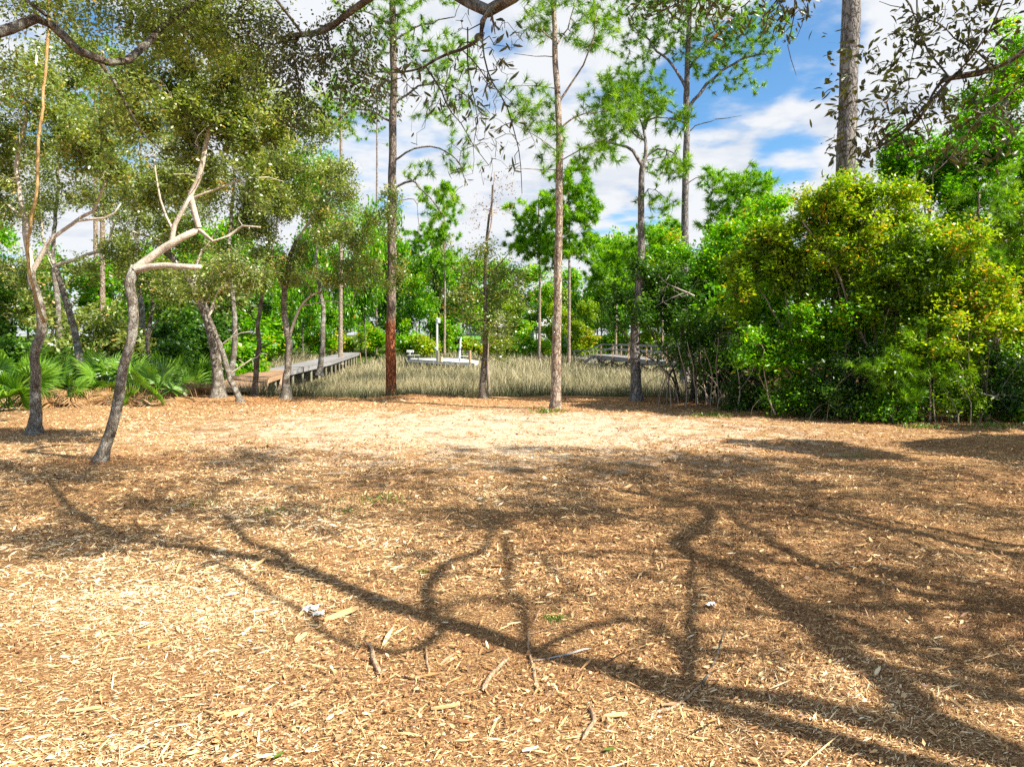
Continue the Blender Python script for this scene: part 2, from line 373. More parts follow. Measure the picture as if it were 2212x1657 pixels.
def subdivide(blobs, rng, n=7, k=0.42):
    o = []
    for c, r in blobs:
        u = unit(rng.normal(0, 1, (n, 3))) * rng.uniform(.35, .95, (n, 1)); r = np.array(r)
        for q in u: o.append((np.array(c) + q * r, r * rng.uniform(.65, 1.25) * k))
    return o
def blobs_points(blobs, n, rng, shell=0.35):
    """points spread in ellipsoids given as (centre, radii)"""
    vol = np.array([b[1][0] * b[1][1] * b[1][2] for b in blobs]) ** 0.8; k = rng.choice(len(blobs), n, p=vol / vol.sum())
    u = unit(rng.normal(0, 1, (n, 3))) * (rng.uniform(shell ** 3, 1, (n, 1)) ** (1 / 3))
    ph = k * 1.9; wob = 1 + 0.22 * np.sin(u[:, 0] * 5 + ph) + 0.22 * np.sin(u[:, 2] * 6 + 2 * ph) + 0.15 * np.sin(u[:, 1] * 9 + ph) + rng.exponential(0.09, n)
    return np.array([blobs[i][0] for i in k]) + u * wob[:, None] * np.array([blobs[i][1] for i in k])

def PB(px, py, D, rx, rz, ry=None):
    """an ellipsoid round a point seen at (px, py), D metres away; rx, rz in frame pixels there"""
    s = D / F; return (P(px, py, D), (rx * s, ry if ry else (rx + rz) * 0.5 * s, rz * s))

def broad_tree(name, label, cat, base, limbs, blobs, ntwig, nleaf, L, W, leafm, barkm='oak_bark', seed=1, group=None, r0=0.15, spread=0.2, rtip=0.006, grow_from=0.4, twigm=None, fold=False, clear=None, jit=0.03, rmean=0.45, droop=0.0, inner=0.0, flare=0.9, lump=0.11, part='foliage', step=0.3, gap=-.28, bare=0, bscale=1.0):
    """limbs: list of (points, r0, r1); the first is the trunk and starts at base"""
    rng = np.random.default_rng(seed); base = np.asarray(base, float)
    sk = Skel(rng, .8)
    for i, (pts, a, b) in enumerate(limbs):
        sk.limb(pts, a, b, grow_from if i == 0 else 0.15, jit=jit if i == 0 else jit * 1.2, step=step, flare=flare if i == 0 else 0)
    tg = blobs_points(subdivide(blobs, rng, 9, .36), ntwig, rng, .2)
    if clear is not None: tg = tg[clear(tg)]
    sk.grow(tg, rtip=rtip, inner=inner, droop=droop)
    if bare:
        nb_ = len(sk.br); ok = np.where(sk.ok)[0]; k = rng.choice(ok, bare); d_ = rng.normal(0, 1, (bare, 3)); d_[:, 2] = np.abs(d_[:, 2]) * .6
        sk.grow(sk.pos[k] + unit(d_) * rng.uniform(.25, 1.1, (bare, 1)) * bscale, rtip=rtip * .8, seg=.15, curve=.6)
        for q in sk.br[nb_:]: q['bare'] = True
    th = thing(name, label, cat, base, 0, group)
    ta, ba, fa = Acc(), Acc(), Acc()
    sk.emit(ta, ba, lump)
    link('trunk', ta.mesh('trunk', M[barkm], base, True), th)
    if ba.n: link('branches', ba.mesh('branches', M[twigm or barkm], base, True), th)
    tips = [q for q in sk.tips() if not q.get('bare')]; per = max(1, nleaf // max(1, len(tips)))
    cs, rr = [], []
    for b in tips:
        p = b['p']; n = max(2, int(per * rng.uniform(0.5, 1.5))); t = rng.uniform(0.5, 1.05, n) * (len(p) - 1)
        i = np.clip(t.astype(int), 0, len(p) - 2); f = (t - i)[:, None]
        cs.append(p[i] * (1 - f) + p[i + 1] * f + rng.normal(0, spread * .75, (n, 3))); rr.append(np.full(n, rmean + rng.normal(0, 0.17)))
    if cs and nleaf:
        c = np.concatenate(cs); r_ = np.concatenate(rr)
        if clear is not None:
            k = clear(c); c = c[k]; r_ = r_[k]
        g_ = lumpy(c, max(.7, L * 14), seed); k = g_ > gap + rng.normal(0, .1, len(c)); c = c[k]; r_ = r_[k]
        leaves(fa, c, L * 1.5, W * 1.7, rng, r_, fold=fold)
        o = link(part, fa.mesh(part, M[leafm], base), th); o['kind'] = 'stuff'
    return th

def pine_tree(name, label, base, trunk, rb, rt, limbs, blobs, ntwig, L=0.22, W=0.012, per=36, barkm='pine_bark', leafm='needle', seed=1, group=None, rtip=0.008, spread=0.9, limb_r=0.04, mid=True, flare=0.5, limbm=None, lump=0.05, straight=0.01):
    rng = np.random.default_rng(seed); base = np.asarray(base, float)
    sk = Skel(rng); sk.limb(trunk, rb, rt, 0.35, jit=straight, step=0.35, flare=flare, power=0.9)
    for l in limbs: sk.limb(l[0], l[1], l[2], 0.3, jit=0.05, step=0.3)
    if ntwig:
        sk.grow(blobs_points(blobs, ntwig, rng, 0.3), rtip=rtip, curve=0.35, seg=0.25)
    th = thing(name, label, 'pine tree', base, 0, group)
    ta, ba, fa = Acc(), Acc(), Acc(); sk.emit(ta, ba, lump)
    link('trunk', ta.mesh('trunk', M[barkm], base, True), th)
    if ba.n: link('branches', ba.mesh('branches', M[limbm or ('pine_grey' if barkm != 'pine_bark' else barkm)], base, True), th)
    c, d, r = [], [], []
    for b in sk.tips():
        p = b['p']; rv = 0.5 + rng.normal(0, 0.16)
        dr = unit(p[-1] - p[-2] + np.array([0, 0, 0.06])); c.append(p[-1]); d.append(dr); r.append(rv)
        if mid and len(p) > 3:
            for k in rng.integers(max(1, len(p) // 2), len(p), 2):
                c.append(p[k] + rng.normal(0, 0.06, 3)); d.append(unit(dr + rng.normal(0, 0.6, 3))); r.append(rv)
    if c:
        needles(fa, np.array(c), np.array(d), int(per * 1.25), L * 1.1, W * 1.5, rng, np.array(r), spread)
        o = link('needles', fa.mesh('needles', M[leafm], base), th); o['kind'] = 'stuff'
    return th

def box(acc, c, s, rot=None, rnd=0.5):
    c = np.asarray(c, float); h = np.asarray(s, float) / 2
    v = np.array([[x, y, z] for z in (-1, 1) for y in (-1, 1) for x in (-1, 1)]) * h
    if rot is not None: v = v @ np.asarray(rot).T
    acc.add(v + c, None, [(0, 2, 3, 1), (4, 5, 7, 6), (0, 1, 5, 4), (2, 6, 7, 3), (0, 4, 6, 2), (1, 3, 7, 5)], rnd)
def beam(acc, a, b, w_, h_, up=(0, 0, 1)):
    a = np.asarray(a, float); b = np.asarray(b, float); d = b - a; L = np.linalg.norm(d); x = d / L
    y = np.cross(np.asarray(up, float), x); y = y / max(1e-6, np.linalg.norm(y)); z = np.cross(x, y)
    box(acc, (a + b) / 2, (L, w_, h_), np.stack([x, y, z], 1))
def one(fn, *a, mat='old_wood', name='part', parent=None, **k):
    ac = Acc(); fn(ac, *a, **k); org = np.zeros(3)
    if parent is not None: org = np.array(parent.location)
    return link(name, ac.mesh(name, M[mat], org), parent)

# ------------------------------------------------------------------ ground
MARSH_Z = -0.85
def edge_y(x):   # far edge of the clearing, where the bank drops to the marsh
    return 27.0 + 0.5 * np.sin(x * 0.45 + 1.0) + 0.25 * np.sin(x * 1.3) - np.clip(x - 3.5, 0, 30) * 0.16 + np.clip(-x - 8, 0, 30) * 0.1
def h_noise(x, y):
    return (np.sin(x*0.8+1.3)*np.sin(y*0.63+.4)*0.035 + np.sin(x*1.9+y*0.8)*0.018 + np.sin(x*3.7-y*2.9+1)*0.009 + np.sin(x*7.3+y*5.1)*.005 + np.sin(x*2.3-y*6.7+2)*.006)
def ground_z(x, y):
    x = np.asarray(x, float); y = np.asarray(y, float)
    s = np.clip((y - edge_y(x)) / 2.2, 0, 1); s = s * s * (3 - 2 * s)
    inside = np.clip((x + 13.5) / 1.5, 0, 1) * np.clip((26 - x) / 3, 0, 1)          # the bank only falls towards the creek
    far = np.clip((y - 78) / 6, 0, 1); far = far * far * (3 - 2 * far)
    near = np.clip((40 - np.abs(y - 20)) / 10, 0, 1)
    zl = np.clip((-x - 16 - (y - 27) * 0.15) / 6, 0, 1)
    drop = s * (1 - zl) * (1 - far)
    z = h_noise(x, y) * np.clip(1.2 - y / 60, 0.1, 1) * (1 - drop) + MARSH_Z * drop
    m = P(845, 850, 28.4)                                                            # mound round the red pine
    z = z + 0.22 * np.exp(-(((x - m[0]) / 0.9) ** 2 + ((y - m[1] + 0.2) / 0.7) ** 2))
    return z
def GZ(p): return np.array([p[0], p[1], float(ground_z(p[0], p[1]))])
xs = np.unique(np.r_[-400, -250, -150, np.arange(-100, -30, 5), np.arange(-30, 30, 0.3), np.arange(30, 100, 5), 100, 150, 250, 400])
ys = np.unique(np.r_[-300, -150, -80, -40, np.arange(-20, 0, 2), np.arange(0, 34, 0.22), np.arange(34, 90, 1.0), np.arange(90, 160, 10), 200, 300, 500, 900])
X, Y = np.meshgrid(xs, ys); Z = ground_z(X, Y)
ga = Acc(); nx, ny = len(xs), len(ys)
i = np.arange(ny - 1)[:, None] * nx; j = np.arange(nx - 1)[None]
ga.add(np.stack([X, Y, Z], -1).reshape(-1, 3), None, np.stack([i + j, i + j + 1, i + nx + j + 1, i + nx + j], -1).reshape(-1, 4))
m, t = newmat('ground')
geo = t.new('ShaderNodeNewGeometry'); pos = geo.outputs['Position']
sp = t.new('ShaderNodeSeparateXYZ', ins={0: pos})
n1 = t.noise(pos, 0.45, 5, 0.6); n2 = t.noise(pos, 6, 6, 0.7); n3 = t.noise(pos, 45, 5, 0.75); n4 = t.noise(pos, 1.7, 5, 0.65)
mulch = t.ramp(n3, [(0.34, (0.06, 0.03, 0.014)), (0.46, (0.3, 0.16, 0.07)), (0.58, (0.54, 0.355, 0.18)), (0.73, (0.8, 0.6, 0.4))])
red = t.ramp(n3, [(0.3, (0.1, 0.038, 0.016)), (0.52, (0.42, 0.22, 0.1)), (0.72, (0.7, 0.48, 0.28))])
sand = t.ramp(n2, [(0.3, (0.52, 0.42, 0.31)), (0.7, (0.8, 0.66, 0.5))])
col = t.mix(t.ramp(n4, [(0.45, 0.0), (0.68, 0.8)]), mulch, red)
# pale sand shows through in the middle of the clearing
ex = t.math('DIVIDE', t.math('SUBTRACT', sp.outputs[0], -0.5), 11.0); ey = t.math('DIVIDE', t.math('SUBTRACT', sp.outputs[1], 18.0), 7.0)
dd = t.math('SQRT', t.math('ADD', t.math('MULTIPLY', ex, ex), t.math('MULTIPLY', ey, ey)))
sm = t.math('ADD', t.new('ShaderNodeMapRange', ins={0: dd, 1: 0.3, 2: 1.25, 3: 0.42, 4: -0.12}).outputs[0], t.math('MULTIPLY', t.math('SUBTRACT', n4, 0.5), 1.5))
sm = t.math('ADD', sm, t.math('MULTIPLY', t.math('SUBTRACT', n2, 0.5), 0.7))
col = t.mix(t.new('ShaderNodeMapRange', ins={0: sm, 1: 0.12, 2: 0.42, 3: 0.0, 4: 0.9}).outputs[0], col, sand)
# reddish pine straw along the far rim
rim = t.new('ShaderNodeMapRange', ins={0: t.math('ADD', sp.outputs[1], t.math('MULTIPLY', n4, 4.0)), 1: 25.2, 2: 28.0, 3: 0.0, 4: 0.85}).outputs[0]
col = t.mix(t.ramp(t.noise(pos, 0.8, 7, 0.72), [(0.52, 0.0), (0.66, 0.6)]), col, t.ramp(n3, [(0.3, (0.08, 0.035, 0.018)), (0.7, (0.34, 0.19, 0.11))]))
col = t.mix(rim, col, red)
mud = t.ramp(n2, [(0.3, (0.05, 0.045, 0.03)), (0.7, (0.14, 0.12, 0.07))])
mz = t.new('ShaderNodeMapRange', ins={0: sp.outputs[2], 1: -0.25, 2: -0.6, 3: 0.0, 4: 1.0}).outputs[0]
col = t.mix(mz, col, mud)
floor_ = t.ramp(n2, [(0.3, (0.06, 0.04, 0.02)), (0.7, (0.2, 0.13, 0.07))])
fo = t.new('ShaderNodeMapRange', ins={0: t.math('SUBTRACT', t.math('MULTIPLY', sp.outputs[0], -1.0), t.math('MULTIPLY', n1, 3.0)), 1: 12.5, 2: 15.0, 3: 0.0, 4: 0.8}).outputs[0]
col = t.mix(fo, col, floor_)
# leaf litter under the thicket, shade put into its colour: right of a line running along its rim
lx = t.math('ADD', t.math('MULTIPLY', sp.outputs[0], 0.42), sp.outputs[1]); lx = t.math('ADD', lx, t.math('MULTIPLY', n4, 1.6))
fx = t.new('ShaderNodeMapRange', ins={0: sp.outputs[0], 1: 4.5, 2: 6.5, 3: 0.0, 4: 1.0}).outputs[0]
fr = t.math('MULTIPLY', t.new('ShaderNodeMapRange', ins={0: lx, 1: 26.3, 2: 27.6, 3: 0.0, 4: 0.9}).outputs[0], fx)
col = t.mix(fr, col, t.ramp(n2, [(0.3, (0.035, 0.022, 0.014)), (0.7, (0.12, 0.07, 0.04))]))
fo2 = t.new('ShaderNodeMapRange', ins={0: sp.outputs[1], 1: 70, 2: 80, 3: 0.0, 4: 1.0}).outputs[0]
col = t.mix(fo2, col, t.ramp(n2, [(0.3, (0.04, 0.07, 0.015)), (0.7, (0.09, 0.13, 0.03))]))
hh = t.math('ADD', t.math('MULTIPLY', n3, 0.5), t.math('MULTIPLY', n2, 1.0))
b = t.new('ShaderNodeBump', ins={'Height': hh, 'Strength': 1.0, 'Distance': 0.09})
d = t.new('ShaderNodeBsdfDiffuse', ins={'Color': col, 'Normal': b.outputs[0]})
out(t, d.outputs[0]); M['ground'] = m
tag(link('ground', ga.mesh('ground', m, smooth=True)), kind='structure', label='sandy clearing covered in shredded wood mulch and pine straw')

# ------------------------------------------------------------------ mulch
rng = np.random.default_rng(5)
def chips(acc, x, y, L, W, rng, lift=0.014, rnd=None, tilt=0.24, dirb=0.3):
    n = len(x); z = ground_z(x, y)
    th = np.where(rng.random(n) < dirb, rng.normal(0.45, 0.45, n), rng.uniform(0, math.pi, n))
    tl = rng.normal(0, tilt, n)
    a = np.stack([np.cos(th) * np.cos(tl), np.sin(th) * np.cos(tl), np.sin(tl)], 1); bb = np.stack([-np.sin(th), np.cos(th), rng.normal(0, 0.4, n)], 1)
    c = np.stack([x, y, z + lift * rng.uniform(0.3, 1.6, n) + np.abs(np.sin(tl)) * L * 0.35], 1)
    l = (L)[:, None]; ww = (W)[:, None]
    k = rng.uniform(-.25, .25, (n, 1))
    v = np.stack([c - a*l/2, c + a*l*k + bb*ww/2 + np.array([0, 0, 1]) * ww * 0.15, c + a*l/2, c + a*l*k*0.5 - bb*ww/2], 1)
    acc.add(v, None, np.arange(n * 4).reshape(n, 4), np.repeat(rnd, 4))
def scatter(n, y0, y1, rng, wmul=0.80):
    y = np.sqrt(rng.uniform(y0 * y0, y1 * y1, n)); x = rng.uniform(-wmul, wmul, n) * y; return x, y
def patchy(x, y): return 0.5 + 0.5 * np.sin(x * 1.1 + 2 * np.sin(y * 0.7)) * np.sin(y * 1.4 + x * 0.5)
ma = Acc()
for (n, y0, y1, Lm, Wm) in ((110000, 3.2, 6.5, 0.032, 0.0042), (13000, 3.2, 7.5, 0.06, 0.008), (1500, 3.2, 8, 0.12, 0.014), (90000, 6.5, 11, 0.04, 0.007), (7000, 7, 12, 0.10, 0.015), (70000, 11, 17, 0.055, 0.010), (50000, 17, 26.5, 0.075, 0.014)):
    x, y = scatter(n, y0, y1, rng)
    sandy = np.exp(-(((x + 0.8) / 6.5) ** 2 + ((y - 18.5) / 4) ** 2)) * 0.75
    k = (rng.random(n) < (0.45 + 0.55 * patchy(x, y)) * (1 - sandy)) & (y < edge_y(x) + 0.3)
    x, y = x[k], y[k]; n = len(x)
    L = Lm * np.exp(rng.normal(0, 0.45, n)); W = Wm * np.exp(rng.normal(0, 0.4, n))
    chips(ma, x, y, L, W, rng, rnd=np.clip(rng.beta(1.6, 1.6, n) + 0.12 * np.clip(-x / 3, -1, 1) + .22 * np.sin(x * .9 + 1.7 * np.sin(y * .8)) * np.sin(y * 1.1 + x * .4 + 2), 0, 1), lift=0.008 + 0.1 * Wm)
for (n, y0, y1, L_, W_) in ((9000, 3.2, 8, .05, .022), (16000, 8, 16, .07, .032), (6000, 16, 26, .09, .04)):
    x, y = scatter(n, y0, y1, rng); k = (np.sin(x * 1.3 + 2 * np.sin(y * .9) + 1) * np.sin(y * 1.2 + x * .6) > rng.normal(0, .35, n)) & (y < edge_y(x)); x, y = x[k], y[k]; n = len(x)
    chips(ma, x, y, L_ * rng.uniform(.6, 1.3, n), W_ * rng.uniform(.6, 1.3, n), rng, rnd=rng.beta(1.3, 3, n), lift=.02, tilt=.35, dirb=0)
tag(link('mulch', ma.mesh('mulch', M['chip'])), 'shredded wood mulch and straw strewn thickly over the clearing', 'mulch', kind='stuff')

# reddish straw heaped round trunk bases
sa = Acc()
for (px, py, rad, n) in ((845, 856, 1.5, 5000), (1200, 889, 0.7, 1200), (617, 862, 0.9, 1500), (520, 872, 0.9, 1500), (225, 1000, 0.8, 900), (75, 935, 0.9, 900), (2100, 905, 4.0, 6000), (1600, 885, 2.6, 3000)):
    g = G(px, py); x = g[0] + rng.normal(0, rad, n); y = g[1] + rng.normal(0, rad * 0.5, n)
    chips(sa, x, y, 0.16 * np.exp(rng.normal(0, .3, n)), np.full(n, 0.012), rng, rnd=rng.uniform(0.05, 0.5, n), lift=0.03, tilt=0.25, dirb=0.2)
tag(link('pine_straw', sa.mesh('pine_straw', M['chip'])), 'rust coloured pine straw heaped at tree bases along the clearing rim', 'pine straw', kind='stuff')

# individual larger chips and leaves
def chip_mesh(seed, L, W, T):
    r = np.random.default_rng(seed); a = Acc(); n = 5; u = np.linspace(-.5, .5, n)
    bend = r.normal(0, 0.05); prof = []
    for k, s in enumerate(u):
        ww = W * (1 - abs(s * 2) ** 3 * r.uniform(.5, .95)) / 2 + 0.001; o = bend * (s * 2) ** 2 * L
        prof += [(s * L, o - ww, 0), (s * L, o + ww, 0.0), (s * L, o + ww * .6, T * r.uniform(.7, 1.1)), (s * L, o - ww * .6, T * r.uniform(.7, 1.1))]
    q = [(4*k + j, 4*k + (j+1) % 4, 4*k + 4 + (j+1) % 4, 4*k + 4 + j) for k in range(n-1) for j in range(4)]
    a.add(prof, None, q + [(3, 2, 1, 0), (4*n-4, 4*n-3, 4*n-2, 4*n-1)], r.uniform(0.45, 0.95)); return a.mesh('wood_chip', M['chip'])
CH = [chip_mesh(k, L, W, T) for k, (L, W, T) in enumerate(((.16, .02, .01), (.22, .026, .012), (.13, .03, .008), (.28, .022, .014), (.18, .036, .01), (.1, .02, .006)))]
def leaf_mesh(seed, L, W, mat, curl=0.25, name='fallen_leaf'):
    r = np.random.default_rng(seed); a = Acc(); n = 7; u = np.linspace(0, 1, n); vs = []
    for s in u:
        ww = W / 2 * math.sin(math.pi * min(1, s * .97 + .02)) ** 0.7; z = curl * L * (s - .5) ** 2
        vs += [(s * L - L / 2, -ww, z + ww * .35), (s * L - L / 2, 0, z), (s * L - L / 2, ww, z + ww * .35)]
    q = [(3*k + j, 3*k + j + 1, 3*k + 3 + j + 1, 3*k + 3 + j) for k in range(n-1) for j in range(2)]
    a.add(vs, None, q, r.uniform(0.3, 1)); return a.mesh(name, M[mat])
M['pale_leaf'] = leaf_mat('pale_leaf', [(0, (0.5, 0.36, 0.18)), (1, (0.82, 0.72, 0.5))], 0.15, 0.05, 0.45, tint=(1, 1, 1))
FL = [leaf_mesh(k, L, W, mt) for k, (L, W, mt) in enumerate(((.09, .035, 'pale_leaf'), (.11, .04, 'pale_leaf'), (.075, .03, 'pale_leaf'), (.1, .038, 'dead_leaf')))]
def lay(o, x, y, rz, rx=0.0, ry=0.0, dz=0.012, s=1.0):
    o.location = (x, y, float(ground_z(x, y)) + dz); o.rotation_euler = (rx, ry, rz); o.scale = (s, s, s)
for k in range(120):
    x, y = scatter(1, 3.6, 8.5, rng, 0.72); o = link('wood_chip', CH[k % len(CH)])
    lay(o, x[0], y[0], rng.normal(0.4, 0.8), rng.normal(0, .15), rng.normal(0, .08), 0.014, rng.uniform(.4, .9))
    tag(o, 'pale splintered wood chip lying loose on the foreground mulch', 'wood chip', 'loose wood chips on the foreground mulch')
for k in range(110):
    x, y = scatter(1, 3.6, 9, rng, 0.72); j = k % 4; o = link('fallen_leaf', FL[j])
    lay(o, x[0], y[0], rng.uniform(0, 6.28), rng.normal(0, .35), rng.normal(0, .25), 0.02, rng.uniform(.55, .95))
    tag(o, 'curled brown dead leaf lying on the foreground mulch' if j == 3 else 'pale dry fallen leaf lying on the foreground mulch', 'leaf', 'fallen leaves on the foreground mulch')
for (px, py, rz, mt, lab) in ((602, 1640, 0.9, 'grass', 'small fresh green leaf on the mulch at the bottom edge'), (1317, 1622, 0.3, 'grass', 'tiny green leaf on brown mulch below the branching twig')):
    g = G(px, py); o = link('green_leaf', leaf_mesh(3, .08, .03, mt, name='green_leaf')); lay(o, g[0], g[1], rz, dz=0.025); tag(o, lab, 'leaf')

# named sticks
def stick(name, label, paths, mat='stick', cat='stick', flat=None):
    g0 = G(*paths[0][0][0][:2]); base = GZ(g0); th = None; ac = Acc(); r_ = np.random.default_rng(int(base[0] * 1000) & 0xffff)
    for pts, r0, r1 in paths:
        q = []
        for p in pts:
            g = G(p[0], p[1]); z = float(ground_z(g[0], g[1])) + 0.008 + (p[2] if len(p) > 2 else 0) + r0 * .5
            q.append((g[0], g[1], z))
        sp_ = smooth_path(q, 0.06, r_, 0.006); rad_ = np.linspace(r0, r1, len(sp_)) * .85; rad_[0] *= .35; rad_[-1] *= .3; tube(ac, sp_, rad_, sides=7, rng=r_, lump=0.16)
    o = link(name, ac.mesh(name, M[mat], base, True), None, base); return tag(o, label, cat)
stick('forked_stick', 'crooked forked brown stick standing up from the mulch beside the green tuft', [([(1160, 1488), (1150, 1430), (1142, 1400), (1140, 1370), (1160, 1325), (1172, 1318, .05)], 0.016, 0.007), ([(1142, 1360), (1190, 1350), (1225, 1343)], 0.007, 0.003)])
stick('grey_stick', 'straight grey stick lying across the shadow right of the forked stick', [([(1150, 1418), (1200, 1408), (1280, 1395)], 0.013, 0.008)], 'dead_twig')
stick('root_piece', 'thick brown root chunk with split end in the foreground', [([(820, 1465), (808, 1435), (800, 1405), (788, 1398, .03)], 0.028, 0.014), ([(808, 1430), (800, 1412), (805, 1395, .04)], 0.012, 0.006)])
stick('bark_strip', 'broad pale bark strip lying left of the forked stick', [([(1042, 1495), (1060, 1455), (1080, 1435), (1098, 1415)], 0.024, 0.016)])
stick('thin_stick', 'long thin stick curving across the sunlit mulch at left', [([(160, 1322), (230, 1312), (280, 1308), (345, 1315)], 0.008, 0.005)])
stick('short_stick', 'short brown stick left of the broad bark strip', [([(928, 1460), (922, 1430), (918, 1400)], 0.014, 0.009)])
stick('leaning_stick', 'dark twig standing out of the right foreground shadow', [([(1515, 1480), (1540, 1440), (1568, 1395, .15)], 0.012, 0.006), ([(1535, 1450), (1560, 1440), (1590, 1425, .05)], 0.006, 0.003)], 'dark_bark')
stick('branching_twig', 'pale branching twig with two prongs above the curved shadow', [([(790, 1298), (860, 1292), (905, 1268)], 0.011, 0.005), ([(860, 1290), (885, 1262)], 0.006, 0.003)])
stick('long_stick', 'slender tan stick pointing up left at lower left', [([(530, 1560), (620, 1535), (680, 1515)], 0.009, 0.006)])
stick('curved_stick', 'reddish curved stick half buried near the bottom centre', [([(860, 1462), (900, 1470), (930, 1478)], 0.012, 0.008)])
stick('fallen_stick', 'small fallen stick on bright sand in front of the thicket', [([(1478, 1032), (1450, 1025)], 0.012, 0.008)], 'dark_bark')
stick('buried_stick', 'brown stick end poking from mulch at lower right', [([(1258, 1600), (1280, 1550), (1270, 1520)], 0.02, 0.014)])
stick('jagged_stick', 'pale jagged stick among chips at lower right', [([(1400, 1540), (1460, 1520), (1520, 1475)], 0.014, 0.008), ([(1465, 1517), (1480, 1490)], 0.006, 0.003)])
# board-like slab and white scraps
def slab(px, py, L, W, T, rz, label, name='bark_slab', mat='chip', rnd=0.85):
    L, W = L * .8, W * .62; rnd = min(rnd, .9) - .2
    g = G(px, py); a = Acc(); r_ = np.random.default_rng(px); n = 6; vs = []
    for k in range(n):
        s = k / (n - 1) - .5; a0 = r_.uniform(.75, 1); a1 = r_.uniform(.75, 1); e = .35 if k in (0, n - 1) else 1
        vs += [(s*L, -W/2*a0*e, 0), (s*L, W/2*a1*e, 0), (s*L, W/2*a1*.9*e, T), (s*L, -W/2*a0*.9*e, T * r_.uniform(.8, 1.2))]
    q = [(4*k + j, 4*k + (j+1) % 4, 4*k + 4 + (j+1) % 4, 4*k + 4 + j) for k in range(n-1) for j in range(4)]
    a.add(vs, None, q + [(3, 2, 1, 0), (4*n-4, 4*n-3, 4*n-2, 4*n-1)], rnd)
    o = link(name, a.mesh(name, M[mat])); lay(o, g[0], g[1], rz, 0.05, -0.06, 0.02); return tag(o, label, 'wood piece')
slab(738, 1335, .42, .11, .02, 0.75, 'largest flat tan slab of wood, right of the white scraps')
slab(650, 1385, .2, .06, .014, 1.25, 'short flat wood sliver below the tan slab', 'wood_sliver')
slab(510, 1550, .25, .045, .014, .45, 'pale wood sliver on sunlit mulch at lower left', 'wood_sliver')
slab(960, 1535, .22, .04, .014, .2, 'pale splinter lying near the bottom middle', 'wood_sliver')
slab(1330, 1545, .2, .05, .012, .1, 'pale splinter at the edge of the lower right shadow', 'wood_sliver', rnd=.95)
slab(185, 1535, .24, .035, .012, .2, 'white splinter on sunlit mulch near the left edge', 'wood_sliver', rnd=1)
slab(330, 1395, .3, .04, .015, .35, 'narrow tan slab left of centre on sunlit mulch', 'wood_sliver', rnd=.7)
for (px, py, s, lab) in ((672, 1328, .05, 'crumpled white scrap on mulch beside the tan slab'), (688, 1336, .035, 'smaller white scrap beside the crumpled one'), (1535, 1315, .035, 'tiny pale scrap in the shaded mulch right of centre')):
    g = G(px, py); a = Acc(); r_ = np.random.default_rng(px)
    n = 5; gx, gy = np.meshgrid(np.linspace(-1, 1, n), np.linspace(-1, 1, n)); v = np.stack([gx * s * 1.3 + r_.normal(0, s*.15, gx.shape), gy * s + r_.normal(0, s*.15, gx.shape), r_.uniform(0, s * .6, gx.shape)], -1).reshape(-1, 3)
    q = [(y*n+x, y*n+x+1, (y+1)*n+x+1, (y+1)*n+x) for y in range(n-1) for x in range(n-1)]
    a.add(v, None, q); o = link('white_scrap', a.mesh('white_scrap', M['white'])); lay(o, g[0], g[1], 0.3, dz=0.02); tag(o, lab, 'scrap')

# green tufts in the clearing
def tuft(name, label, px, py, n, rad, hgt, seed, cat='grass tuft', mat='grass', wd=0.006, D=None):
    g = G(px, py) if D is None else P(px, py, D); r_ = np.random.default_rng(seed); base = GZ(g); a = Acc()
    c = np.stack([r_.normal(0, rad, n), r_.normal(0, rad * .7, n), np.zeros(n)], 1)
    d = unit(np.stack([r_.normal(0, .6, n), r_.normal(0, .6, n), r_.uniform(.5, 1.2, n)], 1)); h = (hgt * r_.uniform(.5, 1.2, n))[:, None]
    s = unit(np.cross(d, r_.normal(0, 1, (n, 3)))) * wd
    md = c + d * h * .6; tp = c + d * h; tp[:, 2] -= h[:, 0] * .25
    v = np.stack([c - s, c + s, md + s * .8, md - s * .8, tp], 1); k = np.arange(n)[:, None] * 5
    a.add(v, k + np.array([3, 2, 4]), k + np.array([0, 1, 2, 3]), np.repeat(r_.random(n), 5))
    o = link(name, a.mesh(name, M[mat]), None, base); return tag(o, label, cat)
tuft('moss_tuft', 'small bright green moss clump behind the forked stick', 1200, 1326, 260, .06, .04, 1, wd=.004)
tuft('grass_tuft', 'sparse grass sprigs in shade left of centre', 440, 1085, 60, .25, .12, 2)
tuft('grass_tuft', 'green grass sprigs in the dappled shade left of the middle', 820, 1080, 90, .25, .16, 3)
tuft('grass_tuft', 'low green grass patch in shade between two tree shadows', 605, 1108, 80, .25, .08, 4)
tuft('grass_tuft', 'grass sprigs catching sun at the shadow rim on the right', 1850, 985, 70, .25, .1, 5)
tuft('grass_tuft', 'tiny grass tuft beside the looping branch shadow', 910, 1232, 50, .04, .05, 6)
tuft('grass_tuft', 'tiny grass sprig in shadow at the left middle', 755, 1105, 50, .12, .07, 7)
tuft('weed_sprig', 'leafy green weed at the foot of the slender pine', 1185, 893, 90, .22, .25, 8, 'weed', wd=.015)
for k, (px, py, lab) in enumerate(((2150, 925, 'pale green weed at the right end of the thicket rim'), (1990, 925, 'green weed at the rim below the tangled vines'), (1530, 900, 'small green weed where the thicket meets the mulch'))):
    tuft('weed_sprig', lab, px, py, 120, .3, .2, 20 + k, 'weed', wd=.012)

